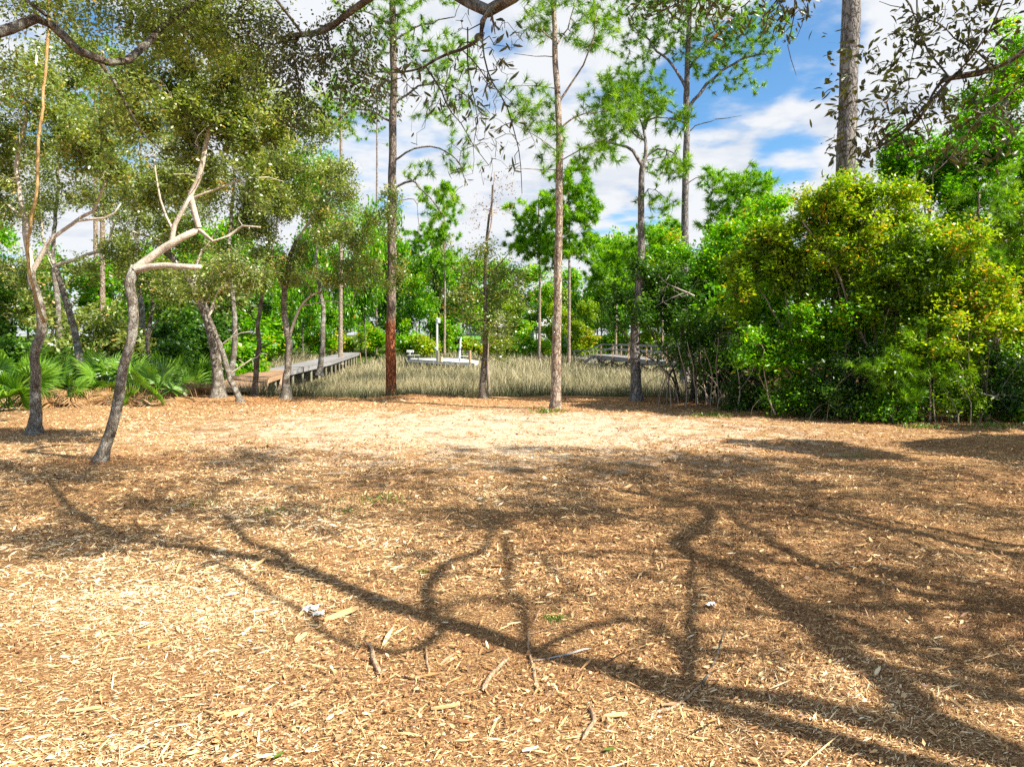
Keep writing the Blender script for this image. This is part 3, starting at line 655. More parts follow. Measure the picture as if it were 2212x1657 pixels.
# ------------------------------------------------------------------ boardwalk on the left
def path_structure(th, R_, wid, side, pitch, mats, zf, post_gap, fascia_h=0.26, post_r=0.085, name_plank='plank', brace=True, stringer_split=True):
    """planks, side boards and piles along the edge path R_; side=+1 puts the deck to the left of the path"""
    pts = [np.array(p) for p in R_]; d = np.r_[0, np.cumsum([np.linalg.norm(b - a) for a, b in zip(pts, pts[1:])])]
    def at(s):
        k = int(np.clip(np.searchsorted(d, s) - 1, 0, len(pts) - 2)); f = (s - d[k]) / (d[k+1] - d[k])
        return pts[k] * (1 - f) + pts[k+1] * f, unit(pts[k+1] - pts[k]), k
    me = {}
    for mt in set(mats):
        a = Acc(); box(a, (0, 0, 0), (pitch * 0.93, wid + 0.08, 0.04)); me[mt] = a.mesh('plank', M[mt])
    rr = np.random.default_rng(3); s = pitch / 2; org = Vector(th.location)
    while s < d[-1]:
        p, tg, k = at(s); n = unit(np.array([-tg[1], tg[0], 0])) * side; c = p + n * wid / 2 + np.array([0, 0, 0.02 + rr.normal(0, .004)])
        o = link('plank', me[mats[k]], th, Vector(c) - org); yaw = math.atan2(tg[1], tg[0]); pit = -math.asin(tg[2])
        o.rotation_euler = (rr.normal(0, .006), pit + rr.normal(0, .01), yaw + rr.normal(0, .006)); s += pitch
    for k in range(len(pts) - 1):
        a0, b0 = pts[k], pts[k+1]; tg = unit(b0 - a0); n = unit(np.array([-tg[1], tg[0], 0])) * side
        for off in (0.0, wid):
            q = n * off; dz = np.array([0, 0, -fascia_h / 2 - 0.006]); ac = Acc(); beam(ac, a0 + q + dz, b0 + q + dz, 0.05, fascia_h)
            link('side_board', ac.mesh('side_board', M[mats[k]], org), th)
    s = post_gap[0]; prev = None
    while s < d[-1]:
        p, tg, k = at(s); n = unit(np.array([-tg[1], tg[0], 0])) * side; row = []
        for off in (0.14, wid - 0.14):
            q = p + n * off; gz = float(ground_z(q[0], q[1])) - 0.3; top = p[2] - 0.02
            if top - gz > 0.4:
                ac = Acc(); tube(ac, np.array([[q[0], q[1], gz], [q[0], q[1], (gz + top) / 2], [q[0], q[1], top]]), [post_r] * 3, sides=10)
                link('post', ac.mesh('post', M['post_wood'], org), th); row.append((q, gz, top))
        if len(row) == 2 and brace:
            (q0, g0, t0), (q1, g1, t1) = row; bz = t0 - fascia_h - 0.05
            ac = Acc(); beam(ac, (q0[0], q0[1], bz), (q1[0], q1[1], bz - .0), 0.05, 0.15); link('cross_beam', ac.mesh('cross_beam', M['post_wood'], org), th)
            if t0 - g0 > 1.0:
                ac = Acc(); e = tg * 0.11; beam(ac, (q0[0]+e[0], q0[1]+e[1], g0 + .5), (q1[0]+e[0], q1[1]+e[1], bz - .1), 0.04, 0.12); link('brace', ac.mesh('brace', M['post_wood'], org), th)
                ac = Acc(); e = -e; beam(ac, (q0[0]+e[0], q0[1]+e[1], bz - .1), (q1[0]+e[0], q1[1]+e[1], g0 + .5), 0.04, 0.12); link('brace', ac.mesh('brace', M['post_wood'], org), th)
        s += post_gap[1]
    return at

DZ = 0.36
R0 = G(548, 851); R0[2] = 0.06
Rb = [R0, G(579, 816, DZ), G(626, 801, DZ), G(715, 781, DZ + .02), G(775, 762.5, DZ + .02)]
bw = thing('boardwalk', 'wooden boardwalk with brown ramp rising to weathered grey planks over the marsh', 'boardwalk', R0)
path_structure(bw, Rb, 1.7, +1, 0.172, ['brown_wood', 'brown_wood', 'old_wood', 'old_wood'], 0, (4.9, 2.5))
# leaning braces and stub post beside the ramp
b0 = Rb[1]
for k, (a_, b_) in enumerate((((556, 848), (579, 822)), ((590, 850), (612, 812)))):
    g = G(*a_); pa = np.array([g[0], g[1], float(ground_z(g[0], g[1])) - .05]); pb = P(b_[0], b_[1], Rb[1][1] - 0.1 + k * 2.2)
    ac = Acc(); beam(ac, pa, pb, .05, .15, up=(0, 1, 0)); link('ramp_brace', ac.mesh('ramp_brace', M['tan_wood'], R0), bw)
e0, e1 = Rb[-1], Rb[-1] + unit(np.array([-(Rb[-1]-Rb[-2])[1], (Rb[-1]-Rb[-2])[0], 0])) * 1.7
ac = Acc(); beam(ac, e0 + np.array([.1, .12, -.05]), e1 + np.array([-.1, .12, -.05]), .06, .16); link('end_board', ac.mesh('end_board', M['tan_wood'], R0), bw)
ac = Acc(); beam(ac, e0 + np.array([.25, .0, -1.0]), e0 + np.array([.1, .1, 0.0]), .07, .2, up=(0, 1, 0)); link('end_brace', ac.mesh('end_brace', M['tan_wood'], R0), bw)

# ------------------------------------------------------------------ railed pier on the right
PZ = 0.5
A0, B0 = G(1283, 767, PZ), G(1432, 781.5, PZ); dirp = unit(B0 - A0); B1 = B0 + dirp * 5.5
pr = thing('pier', 'weathered railed pier with stairs down at its left end over the marsh', 'pier', (A0[0], A0[1], MARSH_Z))
path_structure(pr, [A0, B1], 1.7, +1, 0.172, ['old_wood'], 0, (1.0, 3.4), fascia_h=0.3)
nrm = unit(np.array([-dirp[1], dirp[0], 0])); Lp = np.linalg.norm(B1 - A0); org = np.array(pr.location)
def pc(name, a, b, w_, h_, mat='old_wood', up=(0, 0, 1)):
    ac = Acc(); beam(ac, a, b, w_, h_, up); return link(name, ac.mesh(name, M[mat], org), pr)
Z_ = np.array([0, 0, 1.0])
for off in (-0.04, 1.74):
    for h_ in (1.02, 0.62):
        pc('rail', A0 + dirp * 2.2 + nrm * off + Z_ * h_, B1 + nrm * off + Z_ * h_, .05, .1)
    for k, s_ in enumerate((2.3, 5.4, 9.0, 12.6, 16.2, 19.5, 22)):
        if s_ < Lp:
            q = A0 + dirp * s_ + nrm * (off + (-.06 if off < 0 else .06)); pc('rail_post', q - Z_ * .42, q + Z_ * 1.04, .1, .1, 'tan_wood', up=(1, 0, 0))
for s_ in (0.1, 1.2):
    q = A0 + dirp * s_ - nrm * .09; pc('rail_post', q - Z_ * .4, q + Z_ * .42, .1, .1, 'post_wood', up=(1, 0, 0))
    q2 = q + nrm * 1.9; pc('rail_post', q2 - Z_ * .4, q2 + Z_ * .42, .1, .1, 'post_wood', up=(1, 0, 0))
# stairs going down to a low landing at the left end
L0 = A0 - dirp * 2.6; low = -0.35
for off in (-.05, 1.7):
    pc('stair_rail', A0 + dirp * 2.2 + nrm * off + Z_ * 1.0, L0 + nrm * off + Z_ * .25, .06, .12)
    pc('stair_stringer', A0 + nrm * off - Z_ * .1, L0 + nrm * off + Z_ * (low - .4), .05, .26)
for k in range(6):
    c = A0 - dirp * (0.25 + k * 0.4); zt = -0.14 * (k + 1)
    pc('step', c + Z_ * zt, c + nrm * 1.65 + Z_ * zt, .28, .04)
Q0 = L0 - dirp * 3.6
for off in (-.05, 1.6):
    pc('landing_rail', L0 + nrm * off + Z_ * .28, Q0 + nrm * off + Z_ * .28, .06, .12)
    pc('landing_rail', L0 + nrm * off - Z_ * .2, Q0 + nrm * off - Z_ * .2, .05, .1)
    for e in (L0, Q0): pc('landing_post', e + nrm * off - Z_ * 1.4, e + nrm * off + Z_ * .34, .11, .11, 'post_wood', up=(1, 0, 0))
for k in range(20):
    c = L0 - dirp * (0.1 + k * 0.18); pc('plank', c - Z_ * .5, c + nrm * 1.6 - Z_ * .5, .165, .04)

# ------------------------------------------------------------------ white dock across the marsh
dz = 0.12
dk = [G(878, 774.5, dz), G(985, 782, dz), G(1024, 784, dz), G(1034, 779.5, dz), G(975, 772.5, dz), G(940, 774, dz)]
do_ = (dk[0] + dk[3]) / 2
dock = thing('dock', 'low white angular dock platform beyond the marsh grass', 'dock', (do_[0], do_[1], MARSH_Z)); org2 = np.array(dock.location)
import bmesh
def prism(name, poly, z0, z1, mat, parent, org):
    a = Acc(); n = len(poly); v = [(p[0], p[1], z0) for p in poly] + [(p[0], p[1], z1) for p in poly]
    bm = bmesh.new(); vs = [bm.verts.new(Vector(q) - Vector(org)) for q in v]
    bm.faces.new(vs[:n][::-1]); bm.faces.new(vs[n:])
    for k in range(n): bm.faces.new((vs[k], vs[(k+1) % n], vs[n + (k+1) % n], vs[n + k]))
    bmesh.ops.recalc_face_normals(bm, faces=bm.faces); me = bpy.data.meshes.new(name); bm.to_mesh(me); bm.free(); me.materials.append(M[mat]); return link(name, me, parent)
prism('dock_frame', dk, dz - .3, dz - .045, 'white_deck', dock, org2)
# deck boards clipped to the outline
def clip_poly(poly, x0, x1):
    def cl(pl, f):
        o = []
        for a, b in zip(pl, pl[1:] + pl[:1]):
            fa, fb = f(a), f(b)
            if fa >= 0: o.append(a)
            if (fa >= 0) != (fb >= 0): t_ = fa / (fa - fb); o.append(a + (b - a) * t_)
        return o
    p = cl(list(poly), lambda q: q[0] - x0); return cl(p, lambda q: x1 - q[0]) if len(p) > 2 else []
xx = min(p[0] for p in dk)
while xx < max(p[0] for p in dk):
    pl = clip_poly(dk, xx + .01, xx + .19)
    if len(pl) > 2: prism('deck_board', pl, dz - .04, dz, 'white_deck', dock, org2)
    xx += .2
for q in dk:
    ac = Acc(); tube(ac, [(q[0], q[1], MARSH_Z - .3), (q[0], q[1], -.2), (q[0], q[1], dz - .02)], [.1] * 3, sides=8); link('piling', ac.mesh('piling', M['post_wood'], org2), dock)
def pole(name, label, cat, px, y0, y1, D, r, mat, extras=(), lean=0):
    b = P(px, y1, D); tpt = P(px + lean, y0, D); th = thing(name, label, cat, b)
    ac = Acc(); tube(ac, [b, (b + tpt) / 2, tpt], [r, r, r * .95], sides=10); link('shaft', ac.mesh('shaft', M[mat], b), th)
    for (nm, dx, yy, sx, sz, mt) in extras:
        c = P(px + lean * 0.5 + dx, yy, D - .02); ac = Acc(); box(ac, c, (sx, sx * .8, sz)); box(ac, c + np.array([0, -sx*.42, 0]), (sx*.8, .03, sz*.8)); link(nm, ac.mesh(nm, M[mt], b), th)
    return th
pole('lamp_pole', 'tall white pole with a boxy lamp at its top on the dock', 'pole', 944, 686, 778, 59, .09, 'white', (('lamp_head', 4, 693, .22, .42, 'white'), ('junction_box', -3, 752, .16, .2, 'pipe')))
pole('grey_pole', 'shorter grey pipe pole leaning slightly at the right of the dock', 'pole', 992, 728, 774, 58, .1, 'pipe', (('cap', -3, 729, .25, .06, 'pipe'), ('band', 0, 754, .24, .04, 'dark_metal')), lean=3)
pole('mooring_post', 'squat wooden post in front of the tall white pole', 'post', 946, 757, 781, 57, .13, 'post_wood')
pole('mooring_post', 'square wooden post at the right corner of the white dock', 'post', 1015, 757, 783, 56, .12, 'tan_wood')
pole('mooring_post', 'thin grey post at the far left of the white dock', 'post', 885, 760, 776, 61, .08, 'old_wood')
def bench(px, py, D, label, flip=1, back='white'):
    b = P(px, py, D); b[2] = dz; th = thing('bench', label, 'bench', b)
    def q(nm, c, s, mt): ac = Acc(); box(ac, np.array(c) + b, s); link(nm, ac.mesh(nm, M[mt], b), th)
    q('backrest', (-.3 * flip, .22, .78), (.62, .04, .22), back)
    for k in range(3): q('seat_slat', (0, -.15 + k * .16, .44), (1.0, .13, .04), 'white' if k else 'pipe')
    for sx in (-.45, .42):
        for sy in (-.2, .2): q('leg', (sx, sy, .21), (.05, .05, .42), 'dark_metal')
    q('back_post', (-.5 * flip, .2, .6), (.04, .04, .36), 'dark_metal'); q('back_post', (-.1 * flip, .2, .6), (.04, .04, .36), 'dark_metal')
bench(893, 775, 61, 'white backed bench at the left end of the dock')
bench(1004, 778, 58.5, 'dark framed bench near the right corner post of the dock', -1, 'dark_metal')
b = P(953, 778, 57.5); b[2] = dz; bk = thing('bucket', 'cream bucket on the white dock beside the squat post', 'bucket', b)
ac = Acc(); tube(ac, [b, b + Z_ * .2, b + Z_ * .38, b + Z_ * .4], [.14, .16, .18, .19], sides=14); link('body', ac.mesh('body', M['cream'], b, True), bk)
ac = Acc(); an = np.linspace(0, math.pi, 9); tube(ac, np.stack([b[0] + .19 * np.cos(an), np.full(9, b[1]), b[2] + .38 + .12 * np.sin(an)], 1), [.012] * 9, sides=5); link('handle', ac.mesh('handle', M['dark_metal'], b), bk)

# ------------------------------------------------------------------ buildings beyond
def house(name, label, base, wx, wy, wh, rise, roofm, wallm, rz, wins, hip=0.0, over=0.5, posts=False):
    th = thing(name, label, 'building', base, rz)
    def q(nm, c, s, mt, par=th): ac = Acc(); box(ac, c, s); return link(nm, ac.mesh(nm, M[mt]), par)
    if not posts: q('wall', (0, 0, wh / 2), (wx, wy, wh), wallm)
    else:
        q('shade_panel', (0, wy / 2 - .1, wh / 2), (wx * .96, .1, wh), 'dark_metal')  # dark panel stands in for the shade beneath the open roof
        for sx in (-1, 1):
            for sy in (-1, 1): q('post', (sx * (wx / 2 - .15), sy * (wy / 2 - .25), wh / 2), (.14, .14, wh), 'tan_wood')
    a = Acc(); X_, Y_ = wx / 2 + over, wy / 2 + over; hx = X_ - hip
    v = [(-X_, -Y_, wh), (X_, -Y_, wh), (X_, Y_, wh), (-X_, Y_, wh), (-hx, 0, wh + rise), (hx, 0, wh + rise)]
    v += [(x, y, z - .14) for x, y, z in v[:4]]
    a.add(v, [(0, 4, 3), (1, 2, 5)], [(0, 1, 5, 4), (2, 3, 4, 5), (0, 6, 7, 1), (1, 7, 8, 2), (2, 8, 9, 3), (3, 9, 6, 0), (6, 9, 8, 7)])
    rf = link('roof', a.mesh('roof', M[roofm]), th)
    if rise > 1:
        for k in range(9): ac = Acc(); x = -X_ + .2 + k * (2 * X_ - .4) / 8; hh_ = min(1, (X_ - abs(x)) / max(hip, .01)) if hip else 1; beam(ac, (x, -Y_, wh + .02), (x, -Y_ + Y_ * hh_, wh + rise * hh_ + .02), .05, .04); link('seam', ac.mesh('seam', M['pipe']), rf)
    for (x, z, sx, sz) in wins:
        wdw = q('window', (x, -wy / 2 - .03, z), (sx + .16, .08, sz + .16), 'white'); q('pane', (x, -wy / 2 - .07, z + sz / 4), (sx, .04, sz / 2 - .05), 'dark_glass', wdw); q('pane', (x, -wy / 2 - .07, z - sz / 4), (sx, .04, sz / 2 - .05), 'dark_glass', wdw)
    return th
hb = P(1150, 745, 104); hb[2] = 0.3
house('house', 'pale house with light metal roof half hidden behind far trees', hb, 13, 8, 3.2, 2.4, 'roof', 'wall', 0.15, [(-4, 1.8, 1, 1.4), (-1, 1.8, 1, 1.4), (2, 1.8, 1, 1.4), (5, 1.8, .9, 1.2)], hip=3.5)
hb = P(1005, 752, 88); hb[2] = 0.1
house('pavilion', 'low open shelter with green roof edge behind the dock', hb, 3.6, 3, 1.7, .35, 'green_roof', 'wall', 0.0, [], posts=True, over=.2)
hb = P(1032, 752, 96); hb[2] = 0.3
house('boathouse', 'small grey roofed shed right of the green shelter', hb, 2.6, 3, 2.0, .9, 'roof', 'wall', -0.1, [(0, 1.2, .6, .8)], over=.3)
hb = P(1222, 748, 95); hb[2] = 0.3
house('guest_house', 'narrow white walled building behind the slender far pine trunk', hb, 3, 4, 2.9, 1.2, 'roof', 'wall', 0.0, [(-.7, 1.6, .6, 1.2), (.7, 1.6, .6, 1.2)])

# ------------------------------------------------------------------ marsh grass
rng = np.random.default_rng(11); mg = Acc()
bwx = lambda y: np.interp(y, [p[1] for p in Rb], [p[0] for p in Rb])
for (n, y0, y1, H, W) in ((42000, 26.5, 31, 1.0, .016), (32000, 31, 38, 1.1, .022), (28000, 38, 50, 1.2, .032), (20000, 50, 66, 1.25, .05), (13000, 66, 82, 1.2, .07)):
    y = np.sqrt(rng.uniform(y0*y0, y1*y1, n)); x = rng.uniform(-0.47, 0.30, n) * y + rng.normal(0, .5, n)
    gz = ground_z(x, y); k = (y > edge_y(x) + 0.5) & (gz < -0.2) & ~((x < bwx(y) + .05) & (x > bwx(y) - 1.75) & (y > 31.5))
    dkx = (x > dk[0][0]) & (x < dk[3][0]) & (y > dk[2][1] - 1) & (y < dk[0][1] + 3); k &= ~dkx
    clump = np.sin(x * 2.1 + np.sin(y * 1.7) * 2) * np.sin(y * 2.6 + x * .8); big = np.sin(x * .55 + 1.2) * np.sin(y * .33 + x * .2)
    k &= rng.random(n) < .72 + .28 * clump
    x, y, gz, clump, big = x[k], y[k], gz[k], clump[k], big[k]; n = len(x)
    nb = (x > bwx(y) - .2) & (x < bwx(y) + 2.6) & (y > 30); np_ = (x > 3.5) & (y > 46) & (y < 68)
    H_ = H * np.where(nb, .45, 1.0) * np.where(np_, .7, 1.0)
    h = H_ * rng.uniform(.55, 1.2, n) * (1 + .12 * clump + .1 * big); c = np.stack([x, y, gz - .05], 1)
    d = unit(np.stack([rng.normal(0.06, .2, n), rng.normal(0, .2, n), np.ones(n)], 1)); s = unit(np.stack([rng.normal(0, 1, n), rng.normal(0, .4, n), np.zeros(n)], 1)) * (W * rng.uniform(.5, 1.2, n))[:, None] / 2
    md = c + d * h[:, None] * .55; tp = c + d * h[:, None] + np.stack([rng.normal(0, .16, n), rng.normal(0, .16, n), -rng.uniform(0, .2, n)], 1) * h[:, None]
    v = np.stack([c - s, c + s, md + s * .85, md - s * .85, tp], 1); kk = np.arange(n)[:, None] * 5
    b0_ = np.clip(rng.normal(.52, .16, n) + big * .14 + clump * .1 - .26 * np.clip((31.5 - y) / 3, 0, 1), 0, 1)[:, None] + np.array([-.5, -.5, 0.0, 0.0, .45])  # near-bank rushes greener; thicket shade is also put into their darker tone
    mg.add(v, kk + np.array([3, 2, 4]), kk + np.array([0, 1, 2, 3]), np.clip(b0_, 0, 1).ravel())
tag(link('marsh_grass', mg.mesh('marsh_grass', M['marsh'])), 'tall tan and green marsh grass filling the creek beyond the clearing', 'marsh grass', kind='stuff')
for k, (px, py, D, lab) in enumerate(((975, 868, 33, 'rounded tussock of drooping dry grass in front of the dock'), (700, 900, 30, 'sprawling dry grass clump between boardwalk and red pine'), (1270, 905, 28.2, 'dark bluish grass clump right of the slender pine'), (900, 905, 28.0, 'dark grass clump at the marsh edge right of the red pine'))):
    tuft('grass_tussock', lab, px, py, 500, .35, 1.1 if k == 0 else .6, 40 + k, 'grass tussock', 'marsh', .012, D=D)

# ------------------------------------------------------------------ large trees of the clearing
def X3(lst, D):   # (px, py[, distance]) -> world points
    return [P(q[0], q[1], q[2] if len(q) > 2 else D) for q in lst]
def gnd(px, py):
    g = G(px, py); g[2] = float(ground_z(g[0], g[1])) - 0.06; return g

# slender pine in the middle right of the clearing
b = gnd(1200, 887); D = b[1]
lim = lambda pts, r0, r1, D=D: (X3(pts, D), r0, r1)
pine_tree('slender_pine', 'slender pine with sunlit flaky bark standing alone inside the clearing rim', b, [b] + X3([(1203, 700), (1207, 500), (1208, 300), (1199, 100), (1196, -80), (1192, -300)], D), .165, .05,
  [lim([(1208, 220), (1250, 150, 22), (1280, 90, 21.5), (1292, 20, 21.2)], .035, .012), lim([(1204, 96), (1225, 60, 22.8), (1247, 0, 23)], .03, .012), lim([(1204, 95), (1170, 60), (1135, 15)], .028, .01),
   lim([(1206, 282), (1240, 255), (1320, 240, 22), (1380, 240, 22)], .03, .01), lim([(1205, 193), (1150, 186), (1095, 190)], .018, .007), lim([(1204, 125), (1150, 120), (1110, 118)], .018, .007), lim([(1208, 368), (1150, 366), (1095, 370)], .016, .006),
   lim([(1207, 520), (1240, 500), (1262, 488), (1290, 470)], .012, .004), lim([(1208, 350), (1260, 320), (1330, 290)], .02, .008), lim([(1206, 330), (1160, 300), (1110, 270)], .018, .006)],
  [PB(1325, 250, D, 55, 60), PB(1170, 30, D, 50, 40), PB(1280, 70, D, 50, 60), PB(1150, 230, D, 50, 55), PB(1290, 330, D, 50, 40), PB(1230, -60, D, 90, 50), PB(1195, 330, D, 25, 50)], 420, L=.27, W=.011, per=36, seed=21, limb_r=.03)

# dark red barked pine
b = gnd(845, 852); b[2] += .15; D = b[1]
lim = lambda pts, r0, r1: (X3(pts, D), r0, r1)
pine_tree('red_barked_pine', 'tall pine with rust red lower trunk growing on a straw mound', b, [b] + X3([(844, 770), (845, 650), (847, 480), (848, 300), (850, 150), (848, 0), (846, -250)], D), .225, .1,
  [lim([(848, 410), (870, 395), (930, 430, D-1), (960, 470, D-1)], .05, .02), lim([(848, 350), (900, 320), (980, 340), (1010, 400)], .045, .015), lim([(848, 265), (800, 240), (745, 250), (700, 300)], .05, .02), lim([(849, 225), (900, 190), (960, 180), (1010, 210)], .05, .02),
   lim([(849, 180), (790, 160), (740, 180)], .045, .015), lim([(850, 90), (900, 60), (980, 40)], .05, .02), lim([(849, 60), (800, 30), (760, 20)], .05, .02), lim([(848, 440), (890, 430), (905, 500)], .02, .008)],
  [PB(950, 130, D, 85, 50), PB(960, 225, D, 70, 40), PB(740, 250, D, 55, 40), PB(860, 60, D, 70, 50), PB(985, 340, D, 45, 40), PB(955, 440, D, 45, 35), PB(770, 120, D, 60, 50), PB(905, 370, D, 40, 25), PB(830, -60, D, 150, 60)], 560, L=.26, W=.014, per=32, barkm='pine_red', seed=22, rtip=.011, flare=.35)

# flat topped pine
b = gnd(1376, 866); D = b[1]
lim = lambda pts, r0, r1: (X3(pts, D), r0, r1)
pine_tree('flat_topped_pine', 'crooked flat topped pine whose dark vine clad foot stands before the pier', b, [b] + X3([(1372, 780), (1374, 680), (1382, 600), (1385, 500), (1385, 420), (1388, 360), (1392, 345)], D), .2, .1,
  [lim([(1388, 360), (1375, 335), (1350, 318), (1310, 305), (1285, 325)], .075, .025), lim([(1392, 350), (1396, 315), (1393, 280), (1380, 255)], .075, .03), lim([(1395, 305), (1370, 290), (1350, 275), (1320, 270)], .04, .015), lim([(1393, 280), (1400, 262), (1440, 258), (1480, 265)], .045, .015),
   lim([(1390, 345), (1420, 322), (1450, 325), (1475, 365)], .05, .015), lim([(1380, 255), (1400, 235), (1410, 215)], .03, .01), lim([(1385, 430), (1400, 410), (1440, 430)], .025, .01)],
  [PB(1330, 270, D, 65, 30), PB(1400, 225, D, 75, 32), PB(1300, 220, D, 45, 35), PB(1460, 270, D, 35, 25), PB(1460, 360, D, 45, 30), PB(1355, 180, D, 60, 35), PB(1300, 300, D, 30, 20), PB(1425, 440, D, 40, 30)], 480, L=.23, W=.014, per=32, barkm='pine_grey', seed=23, rtip=.01)

# taller pine with wide crown
b = np.array([P(1478, 860, 34)[0], 34, -.6]); D = 34
lim = lambda pts, r0, r1: (X3(pts, D), r0, r1)
pine_tree('wide_crowned_pine', 'tall grey pine with broad sunlit crown rising behind the thicket', b, [b] + X3([(1478, 700), (1479, 540), (1480, 430), (1483, 300), (1483, 200), (1486, 120), (1490, 20), (1500, -100)], D), .24, .1,
  [lim([(1483, 240), (1530, 180), (1600, 130), (1680, 110)], .09, .03), lim([(1484, 200), (1450, 140), (1410, 100), (1370, 60)], .08, .03), lim([(1486, 150), (1540, 90), (1600, 40)], .08, .03), lim([(1483, 260), (1430, 230), (1380, 200)], .05, .02),
   lim([(1482, 290), (1540, 260), (1600, 250)], .03, .012), lim([(1488, 60), (1440, 20), (1400, -30)], .07, .03), lim([(1482, 370), (1440, 340), (1400, 350)], .04, .015), lim([(1481, 400), (1520, 380), (1540, 395)], .03, .012)],
  [PB(1600, 95, D, 85, 45), PB(1400, 90, D, 60, 50), PB(1500, 50, D, 110, 55), PB(1350, 40, D, 50, 40), PB(1630, 40, D, 60, 40), PB(1480, -60, D, 170, 60), PB(1370, 190, D, 50, 35), PB(1520, 130, D, 60, 30), PB(1430, 350, D, 40, 30), PB(1590, 180, D, 50, 20)], 1150, L=.25, W=.017, per=30, barkm='pine_grey', seed=24, rtip=.012, limb_r=.08)

# big pine trunk rising out of the thicket on the right
b = np.array([P(1824, 880, 21.5)[0], 21.5, 0]); D = 21.5
pine_tree('big_grey_pine', 'thick grey pine trunk rising out of the thicket into the clouds', b, [b] + X3([(1822, 700), (1824, 600), (1827, 355), (1833, 180), (1840, 0), (1848, -300)], D), .34, .23,
  [(X3([(1845, -150), (1900, -230), (2000, -260)], D), .08, .03), (X3([(1843, -180), (1780, -250), (1700, -270)], D), .08, .03)],
  [PB(1700, -300, D, 120, 60), PB(1950, -300, D, 130, 60), PB(1850, -420, D, 160, 90)], 130, L=.25, W=.014, per=30, barkm='pine_grey', seed=25, straight=.008)

# ------------------------------------------------------------------ oaks on the left
DL = gnd(215, 1003)[1]
b = gnd(215, 1003)
broad_tree('forked_oak', 'crooked oak nearest the camera at left with one sawn off horizontal limb', 'oak tree', b,
  [([b] + X3([(240, 925), (262, 840), (274, 770), (290, 700), (287, 640), (280, 600), (292, 578)], DL), .125, .105),
   (X3([(288, 585), (330, 576), (380, 573), (432, 576)], DL), .085, .06),
   (X3([(290, 582), (325, 555, DL+.1), (365, 528, DL+.2), (430, 492, DL+.3)], DL), .1, .08),
   (X3([(430, 492, DL+.3), (425, 460), (412, 425), (440, 360), (445, 320), (455, 240), (480, 180), (512, 90), (530, 0)], DL+.3), .07, .02),
   (X3([(370, 525, DL+.2), (375, 500), (400, 455), (415, 420)], DL+.2), .06, .04), (X3([(375, 500), (352, 450), (345, 400), (330, 330)], DL+.2), .035, .015),
   (X3([(428, 495, DL+.3), (455, 522), (500, 502), (525, 488), (562, 490)], DL+.3), .045, .02), (X3([(440, 360), (395, 250), (330, 170)], DL+.5), .03, .015), (X3([(412, 430), (500, 395), (580, 385)], DL+.4), .03, .012)],
  [PB(430, 300, DL+.5, 130, 110), PB(330, 200, DL+1, 120, 100), PB(530, 170, DL+.5, 110, 110), PB(330, 420, DL+.5, 80, 50), PB(550, 400, DL+.6, 60, 55), PB(420, 60, DL, 160, 70), PB(250, 300, DL+1, 80, 80), PB(560, 290, DL+1, 90, 90)],
  900, 46000, .06, .028, 'oak_leaf', 'oak_bark', 31, twigm='pale_twig', spread=.11, rtip=.007, bare=260, bscale=.8, grow_from=.97, lump=.12, group=None)
b = gnd(74, 940); D = b[1]
broad_tree('pale_oak', 'pale straight trunked oak at far left with a vine hanging beside it', 'oak tree', b,
  [([b] + X3([(76, 850), (78, 760), (92, 720), (80, 660), (68, 580)], D), .155, .12), (X3([(68, 585), (50, 470), (40, 350), (60, 240), (80, 120)], D), .09, .03),
   (X3([(68, 590), (110, 520), (165, 478), (200, 450), (235, 380)], D), .08, .03), (X3([(165, 478), (240, 470), (262, 440)], D), .04, .02), (X3([(50, 470), (0, 430), (-60, 400)], D), .05, .02)],
  [PB(60, 250, D, 110, 120), PB(170, 320, D, 110, 90), PB(0, 420, D, 90, 80), PB(-80, 300, D, 120, 140), PB(230, 380, D, 80, 60), PB(150, 130, D+1, 110, 50)],
  760, 44000, .065, .031, 'oak_leaf', 'oak_bark', 32, twigm='pale_twig', bare=200, rtip=.008, spread=.14, grow_from=.9)
b = gnd(192, 853); D = b[1]
broad_tree('leaning_oak', 'leaning blotchy oak rising out of the palmettos', 'oak tree', b,
  [([b] + X3([(178, 810), (168, 750), (150, 680), (140, 640), (118, 570)], D), .2, .13), (X3([(120, 575), (180, 555), (225, 535), (250, 480), (285, 430)], D), .1, .04), (X3([(118, 575), (90, 500), (100, 430)], D), .09, .03)],
  [PB(260, 430, D, 90, 60), PB(90, 430, D, 80, 70), PB(330, 380, D, 70, 60), PB(20, 560, D, 80, 60), PB(200, 300, D, 100, 80), PB(30, 350, D, 90, 90)], 380, 26000, .075, .035, 'oak_leaf', 'oak_bark', 33, twigm='pale_twig', bare=120, rtip=.01, spread=.2, grow_from=.9)
b = gnd(472, 860); D = b[1]
broad_tree('thick_oak', 'thickest oak beside the foot of the boardwalk, leaning left', 'oak tree', b,
  [([b] + X3([(470, 800), (458, 730), (440, 670), (418, 620), (395, 580), (350, 540)], D), .27, .15), (X3([(395, 580), (340, 520), (270, 500)], D), .1, .04), (X3([(420, 620), (430, 560), (470, 500)], D), .1, .04)],
  [PB(300, 500, D, 100, 70), PB(430, 500, D, 90, 70), PB(220, 560, D, 70, 50), PB(480, 400, D, 90, 70), PB(400, 620, D, 80, 40), PB(370, 330, D, 120, 80)], 480, 32000, .075, .035, 'oak_leaf', 'oak_bark', 34, twigm='pale_twig', bare=160, rtip=.01, spread=.2, grow_from=.8)
b = gnd(521, 872); D = b[1]
